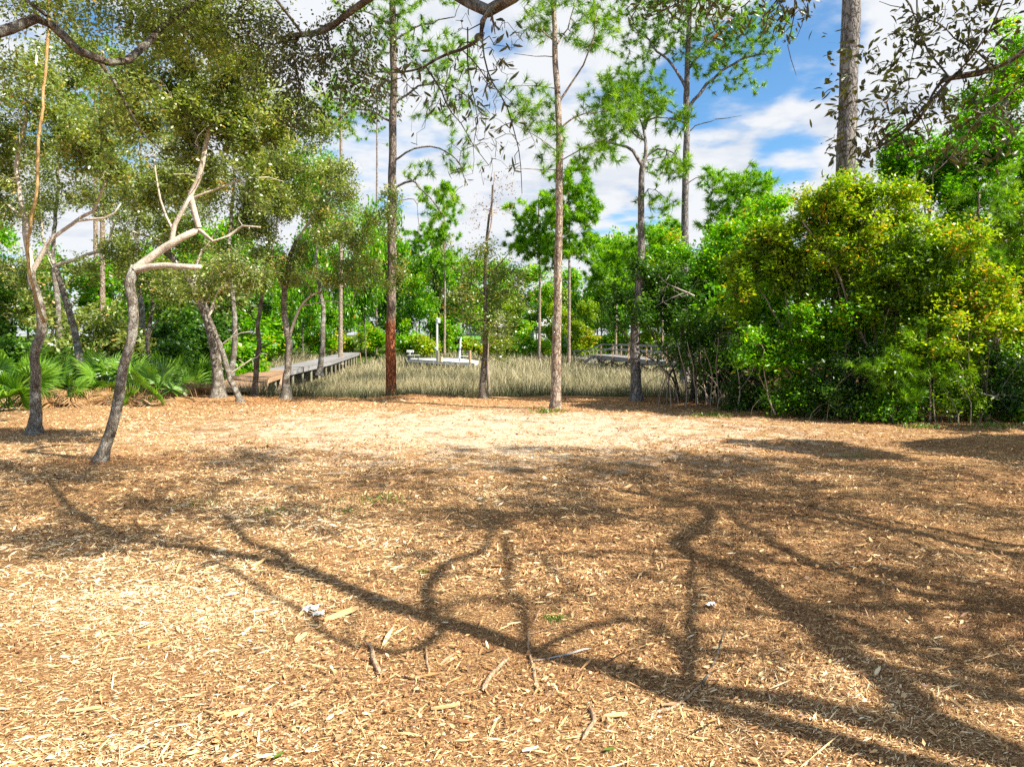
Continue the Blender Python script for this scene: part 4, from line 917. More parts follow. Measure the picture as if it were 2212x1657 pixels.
broad_tree('bent_oak', 'thin bent oak leaning left in front of the boardwalk ramp', 'oak tree', b,
  [([b] + X3([(508, 840), (492, 805), (478, 750), (465, 715), (450, 680), (442, 650)], D), .13, .08), (X3([(450, 685), (462, 655), (445, 640)], D), .05, .03), (X3([(495, 810), (520, 790), (545, 772)], D), .05, .02),
   (X3([(450, 680), (480, 620), (520, 595), (565, 600)], D), .045, .015), (X3([(478, 745), (510, 720), (540, 715)], D), .03, .01)],
  [PB(470, 590, D, 90, 45), PB(540, 590, D, 60, 40), PB(420, 640, D, 50, 30)], 200, 10000, .07, .032, 'oak_leaf', 'oak_bark', 35, twigm='pale_twig', bare=200, rtip=.01, spread=.2, grow_from=.8)
b = gnd(549, 857); D = b[1]
broad_tree('thin_oak', 'thin upright oak standing against the boardwalk ramp edge', 'oak tree', b,
  [([b] + X3([(553, 800), (560, 745), (558, 690), (566, 640), (570, 590)], D), .13, .08), (X3([(560, 755), (585, 740), (608, 738)], D), .04, .015), (X3([(560, 700), (520, 660), (490, 640)], D), .04, .015), (X3([(570, 590), (580, 520), (560, 460)], D), .07, .03)],
  [PB(560, 500, D, 80, 80), PB(600, 400, D, 80, 70), PB(540, 600, D, 50, 35)], 340, 24000, .075, .035, 'oak_leaf', 'dark_bark', 36, bare=100, rtip=.01, spread=.2, grow_from=.8)
b = gnd(617, 862); D = b[1]
broad_tree('spotted_oak', 'forked oak with blotched bark standing at the right side of the boardwalk', 'oak tree', b,
  [([b] + X3([(620, 800), (624, 740), (616, 690), (613, 640), (620, 590), (640, 520)], D), .2, .09), (X3([(622, 735), (637, 695), (655, 655), (690, 630)], D), .1, .04), (X3([(655, 660), (720, 650), (760, 660)], D), .03, .015), (X3([(616, 640), (590, 560), (600, 470)], D), .07, .03), (X3([(640, 520), (700, 440), (760, 400)], D), .07, .03)],
  [PB(660, 450, D, 100, 90), PB(740, 530, D, 90, 80), PB(620, 340, D, 90, 70), PB(700, 610, D, 80, 35), PB(790, 590, D, 60, 45), PB(740, 400, D, 80, 60), PB(620, 560, D, 60, 50), PB(560, 250, D, 100, 80), PB(680, 260, D, 80, 60), PB(830, 470, D, 40, 60), PB(850, 590, D, 40, 40)], 900, 50000, .075, .036, 'oak_leaf', 'oak_bark', 37, twigm='pale_twig', bare=220, rtip=.01, spread=.2, grow_from=.7)
for k, (px, D_, bl, lab, lm_) in enumerate(((120, 36, [(60, 200, 120, 110), (180, 330, 110, 90), (40, 400, 100, 80)], 'tall oak standing behind the pale oak', 'oak_leaf'), (300, 38, [(250, 200, 110, 90), (340, 330, 110, 90), (280, 450, 100, 60)], 'tall oak behind the forked oak limbs', 'oak_leaf'), (500, 36, [(450, 220, 110, 100), (540, 340, 100, 80), (430, 420, 80, 70)], 'tall oak filling the gap over the thick oak', 'oak_leaf'), (690, 42, [(700, 420, 80, 80), (760, 480, 70, 70), (650, 350, 80, 70)], 'bright green tree right behind the spotted oak', 'green_leaf'))):
    b = np.array([P(px, 850, D_)[0], D_, -.05])
    broad_tree('tall_oak', lab, 'oak tree', b, [([b] + X3([(px + 8, 700), (px - 6, 560), (px + 5, 400), (px, 260)], D_), .2, .06)], [PB(q[0], q[1], D_, q[2], q[3]) for q in bl], 200, 17000, .1, .05, lm_, 'oak_bark', 45 + k, twigm='pale_twig', spread=.4, grow_from=.4, rtip=.01)
b = np.array([P(334, 842, 31)[0], 31, 0]); D = 31
broad_tree('young_oak', 'dark young oak in front of the large palmetto fans', 'oak tree', b,
  [([b] + X3([(325, 780), (318, 725), (330, 660), (320, 600)], D), .12, .06), (X3([(320, 740), (335, 700), (345, 690)], D), .04, .015)],
  [PB(320, 580, D, 70, 50), PB(360, 620, D, 60, 40)], 110, 9000, .075, .035, 'oak_leaf', 'dark_bark', 38, spread=.3)
b = gnd(1045, 860); D = b[1]
broad_tree('small_oak', 'slim dark oak between the two tall pines, crown thinning to bare twigs', 'oak tree', b,
  [([b] + X3([(1042, 830), (1048, 780), (1049, 700), (1048, 600), (1052, 520), (1060, 450), (1065, 400)], D), .15, .04), (X3([(1050, 700), (1085, 705), (1115, 715)], D), .03, .01), (X3([(1049, 640), (1010, 610), (980, 600)], D), .04, .015), (X3([(1049, 600), (1090, 560), (1110, 540)], D), .04, .015), (X3([(1048, 690), (1010, 700), (990, 740)], D), .03, .01)],
  [PB(1050, 590, D, 75, 70), PB(1000, 640, D, 50, 50), PB(1110, 650, D, 50, 60), PB(1060, 700, D, 60, 50), PB(1090, 760, D, 30, 25)], 230, 11000, .075, .034, 'oak_leaf', 'dark_bark', 39, spread=.3, grow_from=.3)
b = P(1058, 560, 31); b[2] = float(ground_z(b[0], 31)) - .1; D = 31
broad_tree('bare_tree', 'nearly bare twiggy treetop against the cloud between the pines', 'tree', b,
  [([b] + X3([(1050, 700), (1052, 560), (1060, 470), (1065, 400), (1068, 370)], D), .1, .02)],
  [PB(1060, 450, D, 50, 75), PB(1090, 430, D, 30, 50), PB(1030, 460, D, 30, 40)], 170, 500, .07, .03, 'dead_leaf', 'twig', 40, spread=.12, rtip=.006, grow_from=.6)

# ------------------------------------------------------------------ oaks whose trunks stand outside the frame (their limbs hang in and shade the clearing)
def lift(px, py, z):
    g = G(px, py); return np.array([g[0] + SAZ[0] * z / math.tan(SEL), g[1] + SAZ[1] * z / math.tan(SEL), z])
def inpoly(x, y, poly):
    c = np.zeros(len(x), bool); n = len(poly)
    for a in range(n):
        x1, y1 = poly[a]; x2, y2 = poly[(a + 1) % n]
        if y1 == y2: continue
        k = ((y1 > y) != (y2 > y)) & (x < (x2 - x1) * (y - y1) / (y2 - y1) + x1); c ^= k
    return c
def above_view(p):
    px, py, fw = project(p); return ~((fw > 0) & (py > -40) & (px > -60) & (px < 2270))
PA = [(-900, 985), (-300, 985), (300, 985), (430, 965), (700, 968), (880, 990), (1000, 960), (1250, 965), (1500, 975), (1700, 985), (2212, 1000), (3200, 1010), (3200, 1420), (2212, 1330), (1800, 1230), (1500, 1180), (1200, 1130), (900, 1120), (600, 1150), (300, 1190), (0, 1230), (-900, 1240)]
PD = [(150, 1190), (500, 1160), (900, 1130), (1500, 1180), (2212, 1300), (2900, 1400), (2900, 2100), (2212, 1640), (1600, 1480), (1100, 1370), (750, 1290), (300, 1230)]
PC = [(1450, 1180), (1800, 1230), (2212, 1330), (3300, 1400), (3300, 2300), (2300, 1900), (2212, 1657), (1950, 1560), (1500, 1450)]
def shade_targets(n, poly, z0, z1, rng):
    o = []
    while len(o) < n:
        g = np.stack([rng.uniform(-22, 22, 4000), rng.uniform(3, 17, 4000), np.zeros(4000)], 1); px, py, fw = project(g)
        k = inpoly(px, py, poly); g = g[k]; z = rng.uniform(z0, z1, len(g)); q = np.stack([g[:, 0] + SAZ[0] * z, g[:, 1] + SAZ[1] * z, z], 1)
        q = q[above_view(q)]; o += list(q)
    return np.array(o[:n])
def shade_tree(name, label, base, limbs, nt, nl, seed, extra, blobs=None, side=(), barkm='dark_bark', L=.13, W=.065, spread=.3):
    rng = np.random.default_rng(seed); sk = Skel(rng); base = np.asarray(base, float)
    for k, (pts, a, b_) in enumerate(limbs): sk.limb(pts, a, b_, .5 if k == 0 else .1, jit=.04, flare=.4 if k == 0 else 0)
    T = np.concatenate([shade_targets(int(nt * f), pl, z0, z1, rng) for f, pl, z0, z1 in extra]) if extra else np.zeros((0, 3))
    mains = [q for b_ in sk.br[1:] for q in zip(b_['p'][2:], b_['r'][2:])]; mp = np.array([m_[0] for m_ in mains])
    for pl, cnt, lo, hi in side:
        for t_ in shade_targets(cnt, pl, lo, hi, rng):
            dd = np.linalg.norm(mp - t_, axis=1); k = int(np.argmin(np.abs(dd - rng.uniform(1.8, 4.0)) + .3 * dd)); a_ = mp[k]; L_ = dd[k]
            if L_ < .8 or L_ > 6.5: continue
            r_ = min(mains[k][1] * .6, rng.uniform(.028, .055)); q1 = a_ + (t_ - a_) * .35 + rng.normal(0, .14 * L_, 3) * (1, 1, .4); q2 = a_ + (t_ - a_) * .7 + rng.normal(0, .12 * L_, 3) * (1, 1, .4)
            sk.limb([a_, q1, q2, t_], r_, r_ * .4, .1, jit=.05)
            e_ = q2 + (t_ - q1) * .45 + rng.normal(0, .25 * L_, 3) * (1, 1, .3); sk.limb([q2, (q2 + e_) / 2 + rng.normal(0, .08 * L_, 3), e_], r_ * .55, r_ * .3, .1, jit=.05)
    if blobs: T = np.concatenate([T, blobs_points(blobs, nt // 3, rng)])
    T = T[above_view(T)]
    sk.grow(T, rtip=.012, maxlen=6.5, seg=.35, curve=.3, expo=.5)
    th = thing(name, label, 'oak tree', base); ta, ba, fa = Acc(), Acc(), Acc(); sk.emit(ta, ba)
    link('trunk', ta.mesh('trunk', M[barkm], base, True), th); link('branches', ba.mesh('branches', M[barkm], base, True), th)
    tips = sk.tips(); per = nl // max(1, len(tips)); cs = []
    for b_ in tips:
        p = b_['p']; n = int(per * rng.uniform(.3, 1.7)); tt = rng.uniform(.55, 1.03, n) * (len(p) - 1); i_ = np.clip(tt.astype(int), 0, len(p) - 2); f = (tt - i_)[:, None]
        cs.append(p[i_] * (1 - f) + p[i_ + 1] * f + rng.normal(0, spread, (n, 3)))
    c = np.concatenate(cs); c = c[above_view(c)]
    sx_ = c[:, 0] - SAZ[0] * c[:, 2]; sy_ = c[:, 1] - SAZ[1] * c[:, 2]; ppx, ppy, _ = project(np.stack([sx_, sy_, 0 * sx_], 1)); ina = inpoly(ppx, ppy, PA) | (rng.random(len(c)) < .13); c = c[ina]
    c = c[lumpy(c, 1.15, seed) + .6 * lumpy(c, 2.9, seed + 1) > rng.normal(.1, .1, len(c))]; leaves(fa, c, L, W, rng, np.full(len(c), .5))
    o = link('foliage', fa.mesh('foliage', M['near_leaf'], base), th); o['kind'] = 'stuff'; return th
S_ = lambda *q: [lift(*a) for a in q]
base = np.array([8.6, -2.2, 0.0]); fork = np.array([7.9, 0.8, 4.3])
def hp(px, py, D): return P(px, py, D)
shade_tree('overhanging_oak', 'large oak behind the viewpoint whose mossy limbs hang into the top centre', base,
  [([base, (8.6, -1.5, 2), (8.3, -.4, 3.4), fork], .3, .24),
   ([fork] + S_((2080, 1600, 5.4), (1880, 1450, 6.0), (1600, 1240, 6.8), (1500, 1190, 7.2), (1500, 1090, 8.0), (1350, 1060, 8.7), (1150, 1040, 9.2)), .17, .05),
   ([fork] + S_((1900, 1560, 5.8), (1600, 1500, 6.2), (1350, 1440, 6.5), (1150, 1390, 6.8), (950, 1330, 7.2), (800, 1300, 7.5), (740, 1265, 7.7), (600, 1212, 8.1), (520, 1160, 8.6), (480, 1110, 9.0)), .15, .04),
   (S_((950, 1330, 7.2), (925, 1290, 7.3), (950, 1225, 7.6), (1040, 1175, 8.0), (1048, 1120, 8.4), (1000, 1070, 8.8), (900, 1040, 9.3)), .065, .025),
   (S_((960, 1335, 7.2), (935, 1370, 7.1), (860, 1415, 7.0), (760, 1400, 7.1), (640, 1320, 7.5), (540, 1260, 7.8), (470, 1225, 8.0), (400, 1180, 8.3), (300, 1130, 8.8)), .05, .02),
   (S_((1500, 1480, 6.35), (1500, 1350, 6.9), (1500, 1200, 7.2)), .055, .04), (S_((470, 1225, 8.0), (350, 1210, 8.2), (200, 1190, 8.5)), .025, .012),
   (S_((600, 1212, 8.1), (740, 1150, 8.6), (880, 1130, 9)), .03, .015), (S_((1150, 1390, 6.8), (1100, 1200, 7.9), (1080, 1120, 8.5)), .04, .02),
   ([fork, hp(1700, -420, 5.2), hp(1350, -160, 5.6), hp(1130, -30, 6), hp(1085, 8, 6.1), hp(1040, 20, 6.3), hp(1000, 2, 6.6), hp(940, -60, 7)], .12, .045),
   ([hp(1130, -60, 6.0), hp(960, -90, 7), hp(830, -30, 8), hp(780, 14, 8.4), hp(700, 62, 9), hp(640, 84, 9.4), hp(600, 95, 9.7)], .06, .03)],
  600, 75000, 51, [(.8, PA, 8.6, 10.2), (.08, PC, 7.5, 9.5), (.12, PD, 6.8, 9)], side=((PD, 22, 6.8, 9), (PA, 16, 8.6, 10), (PC, 8, 7, 9)))
base3 = np.array([13.2, 3.0, 0.0]); fork3 = np.array([12.6, 3.2, 4.5])
shade_tree('right_side_oak', 'spreading oak outside the right edge whose leafy branch hangs before the big grey pine', base3,
  [([base3, (13.0, 3.0, 2), (12.7, 3.1, 3.6), fork3], .32, .24), ([fork3] + S_((2212, 1320, 8), (1900, 1270, 8.2), (1700, 1190, 8.5), (1550, 1090, 9.2)), .13, .04), ([fork3] + S_((2400, 1230, 8.5), (2212, 1210, 8.6), (2000, 1160, 8.9), (1780, 1100, 9.3), (1500, 1050, 9.6)), .12, .04),
   ([fork3] + S_((2600, 1100, 8.5), (2212, 1050, 9), (1900, 1030, 9.6)), .12, .04), ([fork3, hp(2700, 20, 7.4), hp(2350, 80, 7.2), hp(2212, 110, 7.1), hp(2150, 148, 7.1), hp(2035, 180, 7.1), hp(1990, 245, 7.1), hp(1905, 312, 7.1), hp(1860, 350, 7.1)], .11, .008),
   ([fork3, (11.5, 6, 7), (9.5, 9, 9.5)], .1, .04)],
  560, 75000, 52, [(.85, PA, 8.6, 10.4), (.08, PC, 8, 9.5), (.2, PD, 7.5, 9.2)], [((12, 8, 9.5), (3, 3, 1.2))], side=((PD, 14, 7.5, 9.2), (PA, 18, 8.6, 10.2), (PC, 10, 7.5, 9.2)))
base4 = np.array([-9.2, 5.2, 0.0])
shade_tree('left_side_oak', 'old oak outside the left edge whose lichened limb arches across the top left corner', base4,
  [([base4, (-9.1, 5.3, 2), (-8.7, 5.7, 3.6), (-8.0, 6.4, 4.8)], .25, .16), ([(-8.0, 6.4, 4.8), hp(-60, 92, 7.4), hp(0, 74, 7.6), hp(60, 45, 7.8), hp(103, 35, 8), hp(130, 82, 8.2), hp(175, 115, 8.3), hp(212, 130, 8.5), hp(250, 132, 8.7), hp(292, 105, 9), hp(350, 60, 9.4), hp(400, 20, 9.8), hp(480, -60, 10.4)], .075, .03),
   ([(-8.2, 6.2, 4.5), (-7, 7, 7), (-4, 8, 8.6), (-1, 8.5, 9.4)], .13, .05), ([(-7, 7, 7), (-6, 9, 9)], .07, .03)],
  110, 9000, 53, None, [((-2, 9.5, 9.6), (4, 2.5, .9)), ((-7, 7.5, 8.5), (2, 2, .8))])

# hanging sprays that are seen against the sky; their largest leaves are single parts
NL = [leaf_mesh(60 + k, L, W, 'near_leaf', .3, 'leaf') for k, (L, W) in enumerate(((.09, .021), (.105, .023), (.075, .02)))]
def spray(name, label, limbs, blobs, nt, nsingle, nmass, seed, L=.075, W=.026, spread=.12, rtip=.004, droop=.15, barkm='dark_bark', curve=.3, mat='near_leaf', rmean=.4, dense=None):
    rng = np.random.default_rng(seed); sk = Skel(rng); base = np.array(limbs[0][0][0])
    for pts, a, b_ in limbs: sk.limb(pts, a, b_, .05, jit=.015, step=.12)
    T = blobs_points(blobs, nt, rng, .1); sk.grow(T, rtip=rtip, seg=.14, droop=droop, curve=curve, jit=.018)
    th = thing(name, label, 'branch', base); ta = Acc(); sk.emit(ta, ta); link('twigs', ta.mesh('twigs', M[barkm], base, True), th)
    tips = sk.tips(); cs, ds = [], []
    tot = nsingle + nmass; per = max(1, tot // len(tips))
    for b_ in tips:
        p = b_['p']; n = max(1, int(per * rng.uniform(.3, 1.7))); tt = rng.uniform(.45, 1.0, n) * (len(p) - 1); i_ = np.clip(tt.astype(int), 0, len(p) - 2); f = (tt - i_)[:, None]
        cs.append(p[i_] * (1 - f) + p[i_ + 1] * f + rng.normal(0, spread, (n, 3))); ds.append(np.repeat(unit(p[i_ + 1] - p[i_]), 1, 0))
    c = np.concatenate(cs); d_ = np.concatenate(ds); k = rng.permutation(len(c)); c, d_ = c[k], d_[k]; ns = min(nsingle, len(c))
    for q in range(ns):
        o = link('leaf', NL[q % 3], th, Vector(c[q] - base)); dd_ = unit(d_[q] + rng.normal(0, .6, 3)); o.rotation_mode = 'QUATERNION'
        o.rotation_quaternion = (Vector(dd_).to_track_quat('X', 'Z') @ Matrix.Rotation(rng.uniform(-1.3, 1.3), 4, 'X').to_quaternion()); s_ = rng.uniform(.7, 1.2); o.scale = (s_, s_, s_)
    if len(c) > ns:
        fa = Acc(); leaves(fa, c[ns:], L, W, rng, np.full(len(c) - ns, rmean), fold=len(c) < 9000, rv=.22, dirs=d_[ns:]); o = link('foliage', fa.mesh('foliage', M[mat], base), th); o['kind'] = 'stuff'
    return th
spray('hanging_branch', 'leafy dark spray hanging against the clouds across the big grey pine trunk',
  [([hp(2260, 95, 7.05), hp(2212, 108, 7.05), hp(2150, 146, 7.05), hp(2035, 178, 7.05), hp(1990, 243, 7.05), hp(1905, 310, 7.05), hp(1855, 350, 7.05)], .022, .005), ([hp(2150, 146, 7.05), hp(2080, 90, 7.2), hp(1980, 30, 7.3), hp(1900, 0, 7.3)], .012, .004), ([hp(1980, -30, 7.3), hp(1985, 60, 7.3), hp(1970, 130, 7.3), hp(1965, 200, 7.3)], .011, .004), ([hp(2212, 180, 6.8), hp(2130, 240, 6.8), hp(2060, 330, 6.8), hp(1990, 400, 6.8)], .012, .004)],
  [PB(1970, 120, 7.1, 90, 110), PB(1860, 250, 7.1, 80, 90), PB(1800, 150, 7.1, 40, 60), PB(1990, 60, 7.2, 80, 60), PB(2120, 120, 7, 70, 80), PB(1960, 260, 7, 90, 60), PB(2100, 280, 7, 110, 90), PB(2150, 30, 7, 90, 50)], 320, 290, 1300, 61, L=.1, W=.036, spread=.06, rtip=.005)
spray('drooping_twigs', 'bare drooping twigs with a few long leaves hanging at the top centre',
  [([hp(1085, 0, 6.1), hp(1045, 40, 6.2), hp(1040, 80, 6.3), hp(1000, 105, 6.4), hp(930, 140, 6.5), hp(880, 155, 6.6), hp(800, 160, 6.8)], .022, .006), ([hp(920, 145, 6.5), hp(950, 190, 6.5), hp(975, 240, 6.5), hp(1020, 310, 6.4), hp(1060, 360, 6.4)], .009, .003), ([hp(1040, 60, 6.2), hp(1050, 130, 6.2), hp(1090, 230, 6.1), hp(1120, 330, 6.1), hp(1130, 420, 6.1)], .009, .003), ([hp(1010, 60, 6.3), hp(1015, 160, 6.3), hp(1030, 250, 6.3), hp(1015, 380, 6.3)], .008, .002), ([hp(1000, 110, 6.4), hp(1060, 180, 6.3), hp(1130, 250, 6.2), hp(1150, 300, 6.2)], .007, .002)],
  [PB(1000, 180, 6.3, 110, 90), PB(1080, 290, 6.2, 80, 90), PB(900, 200, 6.5, 90, 70), PB(1060, 90, 6.3, 80, 60), PB(1010, 330, 6.3, 60, 80)], 420, 210, 0, 62, L=.1, W=.034, spread=.03, droop=.5, rtip=.0045, curve=.45)
spray('leaf_spray', 'cluster of dark leaves hanging at the top edge above the wide crowned pine',
  [([hp(1560, -60, 6.5), hp(1500, -10, 6.5), hp(1440, 20, 6.5), hp(1400, 40, 6.5)], .012, .004), ([hp(1720, -40, 6.2), hp(1712, 40, 6.2), hp(1700, 90, 6.2), hp(1725, 165, 6.2)], .008, .003)],
  [PB(1480, 10, 6.5, 70, 40), PB(1560, 40, 6.5, 50, 40), PB(1400, 0, 6.5, 40, 30), PB(1700, 20, 6.3, 50, 50)], 70, 180, 250, 63, spread=.05, droop=.3)
spray('mossy_branch', 'leafy lichened branch end hanging over the left centre of the view',
  [([hp(830, -30, 8), hp(780, 14, 8.4), hp(700, 62, 9), hp(640, 84, 9.4), hp(560, 100, 10)], .03, .01), ([hp(640, 84, 9.4), hp(635, 120, 9.4), hp(645, 170, 9.4), hp(640, 240, 9.4)], .022, .004), ([hp(700, 62, 9), hp(720, 120, 9), hp(760, 180, 9)], .012, .004)],
  [PB(640, 120, 9.4, 110, 70), PB(740, 110, 9, 90, 80), PB(640, 200, 9.4, 90, 70), PB(800, 180, 9, 70, 70), PB(560, 60, 10, 100, 50)], 190, 200, 5200, 64, L=.06, W=.026, spread=.08, droop=.35)
spray('leafy_canopy', 'dense sunlit oak leaves filling the top edge left of centre',
  [([hp(480, -60, 10.4), hp(400, 20, 9.8), hp(330, 60, 9.5), hp(240, 40, 9.5)], .03, .01), ([hp(480, -60, 10.4), hp(540, 10, 10.4), hp(600, 50, 10.2)], .025, .01), ([hp(212, 130, 8.5), hp(250, 190, 8.6), hp(300, 270, 8.8), hp(350, 330, 9)], .03, .008), ([hp(100, 35, 8), hp(60, 0, 8), hp(0, -30, 8)], .02, .008)],
  [PB(480, 30, 10.2, 120, 70), PB(340, 40, 9.6, 110, 60), PB(220, 30, 9.2, 90, 50), PB(60, 10, 8.5, 110, 45), PB(420, 110, 10, 110, 50), PB(560, 120, 10, 70, 40), PB(20, 160, 8.5, 50, 60), PB(280, 220, 9, 80, 50)], 360, 220, 16000, 65, L=.06, W=.027, spread=.12, droop=.1, mat='oak_leaf', rmean=.5)

# vine hanging by the pale oak
vb = P(75, 700, 16.8)
ac = Acc(); p = smooth_path(X3([(106, 0), (107, 40), (103, 90), (95, 200), (84, 300), (80, 400), (68, 480), (60, 540), (66, 600), (80, 650), (97, 698)], 11.5), .15, np.random.default_rng(2), .012); tube(ac, p, np.linspace(.022, .026, len(p)), sides=6)
M['vine'] = bark_mat('vine', (0.3, 0.16, 0.06), (0.6, 0.42, 0.2), None, 20, .3, .4)
tag(link('vine', ac.mesh('vine', M['vine'], p[0], True), None, p[0]), 'long tan vine hanging down in front of the pale oak', 'vine')

# ------------------------------------------------------------------ right thicket
def shrub(name, label, cat, px, py, D, blobs, ntwig, nleaf, L, W, leafm, seed, nst=5, barkm='twig', r=.03, grp=None, rmean=.5, spread=.2, base_sp=.4, ry=None, part='foliage', lk=1.75):
    rng = np.random.default_rng(seed); b = P(px, py, D); b[2] = float(ground_z(b[0], b[1])) - .05
    bl = [PB(q[0], q[1], D + (q[4] if len(q) > 4 else 0), q[2], q[3], ry) for q in blobs]; limbs = []
    for k in range(nst):
        e = bl[k % len(bl)][0] + rng.normal(0, .3, 3); s_ = b + np.array([rng.normal(0, base_sp), rng.normal(0, base_sp * .5), 0]); md = (s_ + e) / 2 + np.array([rng.normal(0, .25), rng.normal(0, .2), .3])
        s1 = s_ * .65 + md * .35 + rng.normal(0, .1, 3); s1[:2] = s_[:2] * .8 + s1[:2] * .2; limbs.append(([s_, s1, md, e], r * rng.uniform(.5, 1.1), r * .35))
    sk = Skel(rng)
    for pts, a, c in limbs: sk.limb(pts, a, c, .35, jit=.04, step=.3)
    sk.grow(blobs_points(subdivide(bl, rng, 9, .38), ntwig, rng, .3), rtip=.005, seg=.3)
    th = thing(name, label, cat, b, 0, grp); ta = Acc(); sk.emit(ta, ta); link('stems', ta.mesh('stems', M[barkm], b, True), th)
    fa = Acc(); tips = sk.tips(); per = max(1, nleaf // max(1, len(tips))); cs, rr = [], []
    for t_ in tips:
        p = t_['p']; n = max(1, int(per * rng.uniform(.5, 1.5))); tt = rng.uniform(.45, 1.05, n) * (len(p) - 1); i_ = np.clip(tt.astype(int), 0, len(p) - 2); f = (tt - i_)[:, None]
        cs.append(p[i_] * (1 - f) + p[i_ + 1] * f + rng.normal(0, spread * .8, (n, 3))); rr.append(np.full(n, rmean + rng.normal(0, .2)))
    c = np.concatenate(cs); rr = np.concatenate(rr); gz = ground_z(c[:, 0], c[:, 1]); k = c[:, 2] > gz + .02
    k &= lumpy(c, max(.9, D * .045), seed) > rng.normal(-.22, .12, len(c)); leaves(fa, c[k], L * lk, W * lk * 1.1, rng, rr[k]); o = link(part, fa.mesh(part, M[leafm], b), th); o['kind'] = 'stuff'; return th

shrub('overhanging_shrub_tree', 'dark green small tree overhanging the marsh in front of the pier', 'tree', 1470, 872, 25.5, [(1370, 660, 75, 55), (1450, 620, 80, 80), (1330, 690, 45, 35), (1400, 600, 60, 40), (1480, 700, 60, 60)], 300, 22000, .08, .035, 'dark_leaf', 71, 6, 'dark_bark', .05)
shrub('bright_green_tree', 'bushy green tree behind the dark overhanging one', 'tree', 1530, 870, 26.5, [(1500, 600, 90, 70), (1560, 540, 80, 70), (1440, 560, 60, 50), (1600, 620, 80, 90), (1630, 480, 60, 60), (1670, 440, 40, 40)], 380, 30000, .085, .04, 'green_leaf', 72, 6, 'dark_bark', .06)
shrub('dark_hollow_shrub', 'shrub with many bare stems over the dark hollow at the thicket end', 'shrub', 1530, 872, 24, [(1510, 740, 90, 60), (1580, 720, 80, 70), (1450, 760, 50, 40)], 180, 10000, .07, .03, 'dark_leaf', 73, 22, 'twig', .022, base_sp=1.1)
shrub('vine_covered_tree', 'vine smothered tree with yellow green leaves in the thicket middle', 'tree', 1720, 890, 21.3, [(1690, 530, 70, 70), (1740, 600, 80, 60), (1630, 590, 60, 60), (1780, 480, 70, 50), (1600, 660, 50, 40)], 380, 34000, .08, .04, 'yellow_leaf', 74, 7, 'twig', .05, rmean=.4)
shrub('golden_topped_tree', 'golden orange topped tree around the base of the big grey pine', 'tree', 1850, 900, 20.6, [(1850, 420, 80, 50), (1800, 450, 70, 50), (1900, 470, 80, 60), (1850, 530, 100, 60), (1740, 440, 40, 30), (1960, 420, 50, 40)], 320, 30000, .07, .036, 'yellow_leaf', 75, 7, 'twig', .05, rmean=.5)
shrub('leafy_thicket_shrub', 'tall green shrub with pale stems right of the vine smothered tree', 'shrub', 1930, 900, 20, [(1900, 630, 80, 80), (1980, 560, 90, 80), (1960, 690, 70, 50)], 320, 28000, .075, .034, 'yellow_leaf', 76, 8, 'twig', .04, rmean=.28)
shrub('shaded_shrub', 'dark green shrub mass in the lower middle of the thicket', 'shrub', 1760, 900, 20.6, [(1700, 720, 90, 60), (1790, 700, 90, 60), (1880, 740, 90, 50), (1650, 760, 60, 50)], 300, 20000, .075, .034, 'green_leaf', 81, 14, 'twig', .03, rmean=.4, base_sp=1.0)
shrub('shaded_shrub', 'deep green shrub below the leafy tall shrub with pale stems', 'shrub', 1960, 905, 19.6, [(1940, 780, 80, 50), (2040, 770, 80, 50), (2000, 710, 60, 40)], 240, 15000, .07, .032, 'yellow_leaf', 82, 12, 'twig', .025, rmean=.25, base_sp=.9)
shrub('feathery_tree', 'dark feathery tree crown at upper right beside the big grey pine', 'tree', 2040, 900, 22, [(2000, 380, 90, 60), (1950, 330, 60, 50), (2060, 450, 90, 70), (2100, 330, 90, 90)], 360, 36000, .085, .035, 'green_leaf', 77, 6, 'twig', .06, rmean=.35)
shrub('tall_corner_tree', 'tall bright green tree filling the upper right corner', 'tree', 2230, 890, 23.5, [(2150, 220, 70, 100), (2200, 120, 70, 90), (2110, 330, 60, 80), (2230, 330, 80, 120), (2190, 480, 70, 80)], 420, 46000, .085, .036, 'green_leaf', 78, 6, 'dark_bark', .08, rmean=.6)
shrub('orange_tinged_shrub', 'shrub with orange and yellow leaves between the leaning pines', 'shrub', 2090, 905, 19.2, [(2060, 680, 70, 60), (2120, 630, 70, 60), (2000, 740, 70, 50), (2180, 700, 60, 60), (2090, 520, 70, 60)], 300, 18000, .07, .034, 'yellow_leaf', 79, 6, 'twig', .03, rmean=.6)
shrub('edge_shrub', 'green shrub mass against the right frame edge', 'shrub', 2215, 905, 20.5, [(2200, 620, 70, 80), (2230, 500, 70, 80), (2200, 760, 70, 60)], 260, 16000, .075, .034, 'yellow_leaf', 80, 7, 'twig', .04, rmean=.35)
for k, (px, D, w_, h_, lm, lab) in enumerate(((1620, 22.3, 70, 55, 'dark_leaf', 'low dark shrub under the left part of the thicket'), (1720, 20.6, 80, 55, 'green_leaf', 'low green shrub below the vine smothered tree'), (1820, 19.9, 80, 50, 'dark_leaf', 'low dark shrub under the golden topped tree'), (1920, 19.5, 80, 60, 'green_leaf', 'leafy low shrub at the rim right of the hollow'), (2020, 19.4, 80, 50, 'yellow_leaf', 'low shrub with thin twigs at the thicket foot'), (2120, 19.6, 80, 55, 'dark_leaf', 'tangled low shrub before the leaning pines'), (2220, 19.6, 80, 60, 'green_leaf', 'low green shrub at the right frame edge'))):
    shrub('low_shrub', lab, 'shrub', px, 890, D, [(px, 855, w_, h_ * .8), (px - 40, 870, w_ * .7, h_ * .5), (px + 40, 868, w_ * .7, h_ * .5), (px + 30, 790, w_ * .8, h_ * .8)], 210, 10000, .06, .028, lm, 90 + k, 9, 'twig', .015, rmean=.3, base_sp=.8, ry=.8)
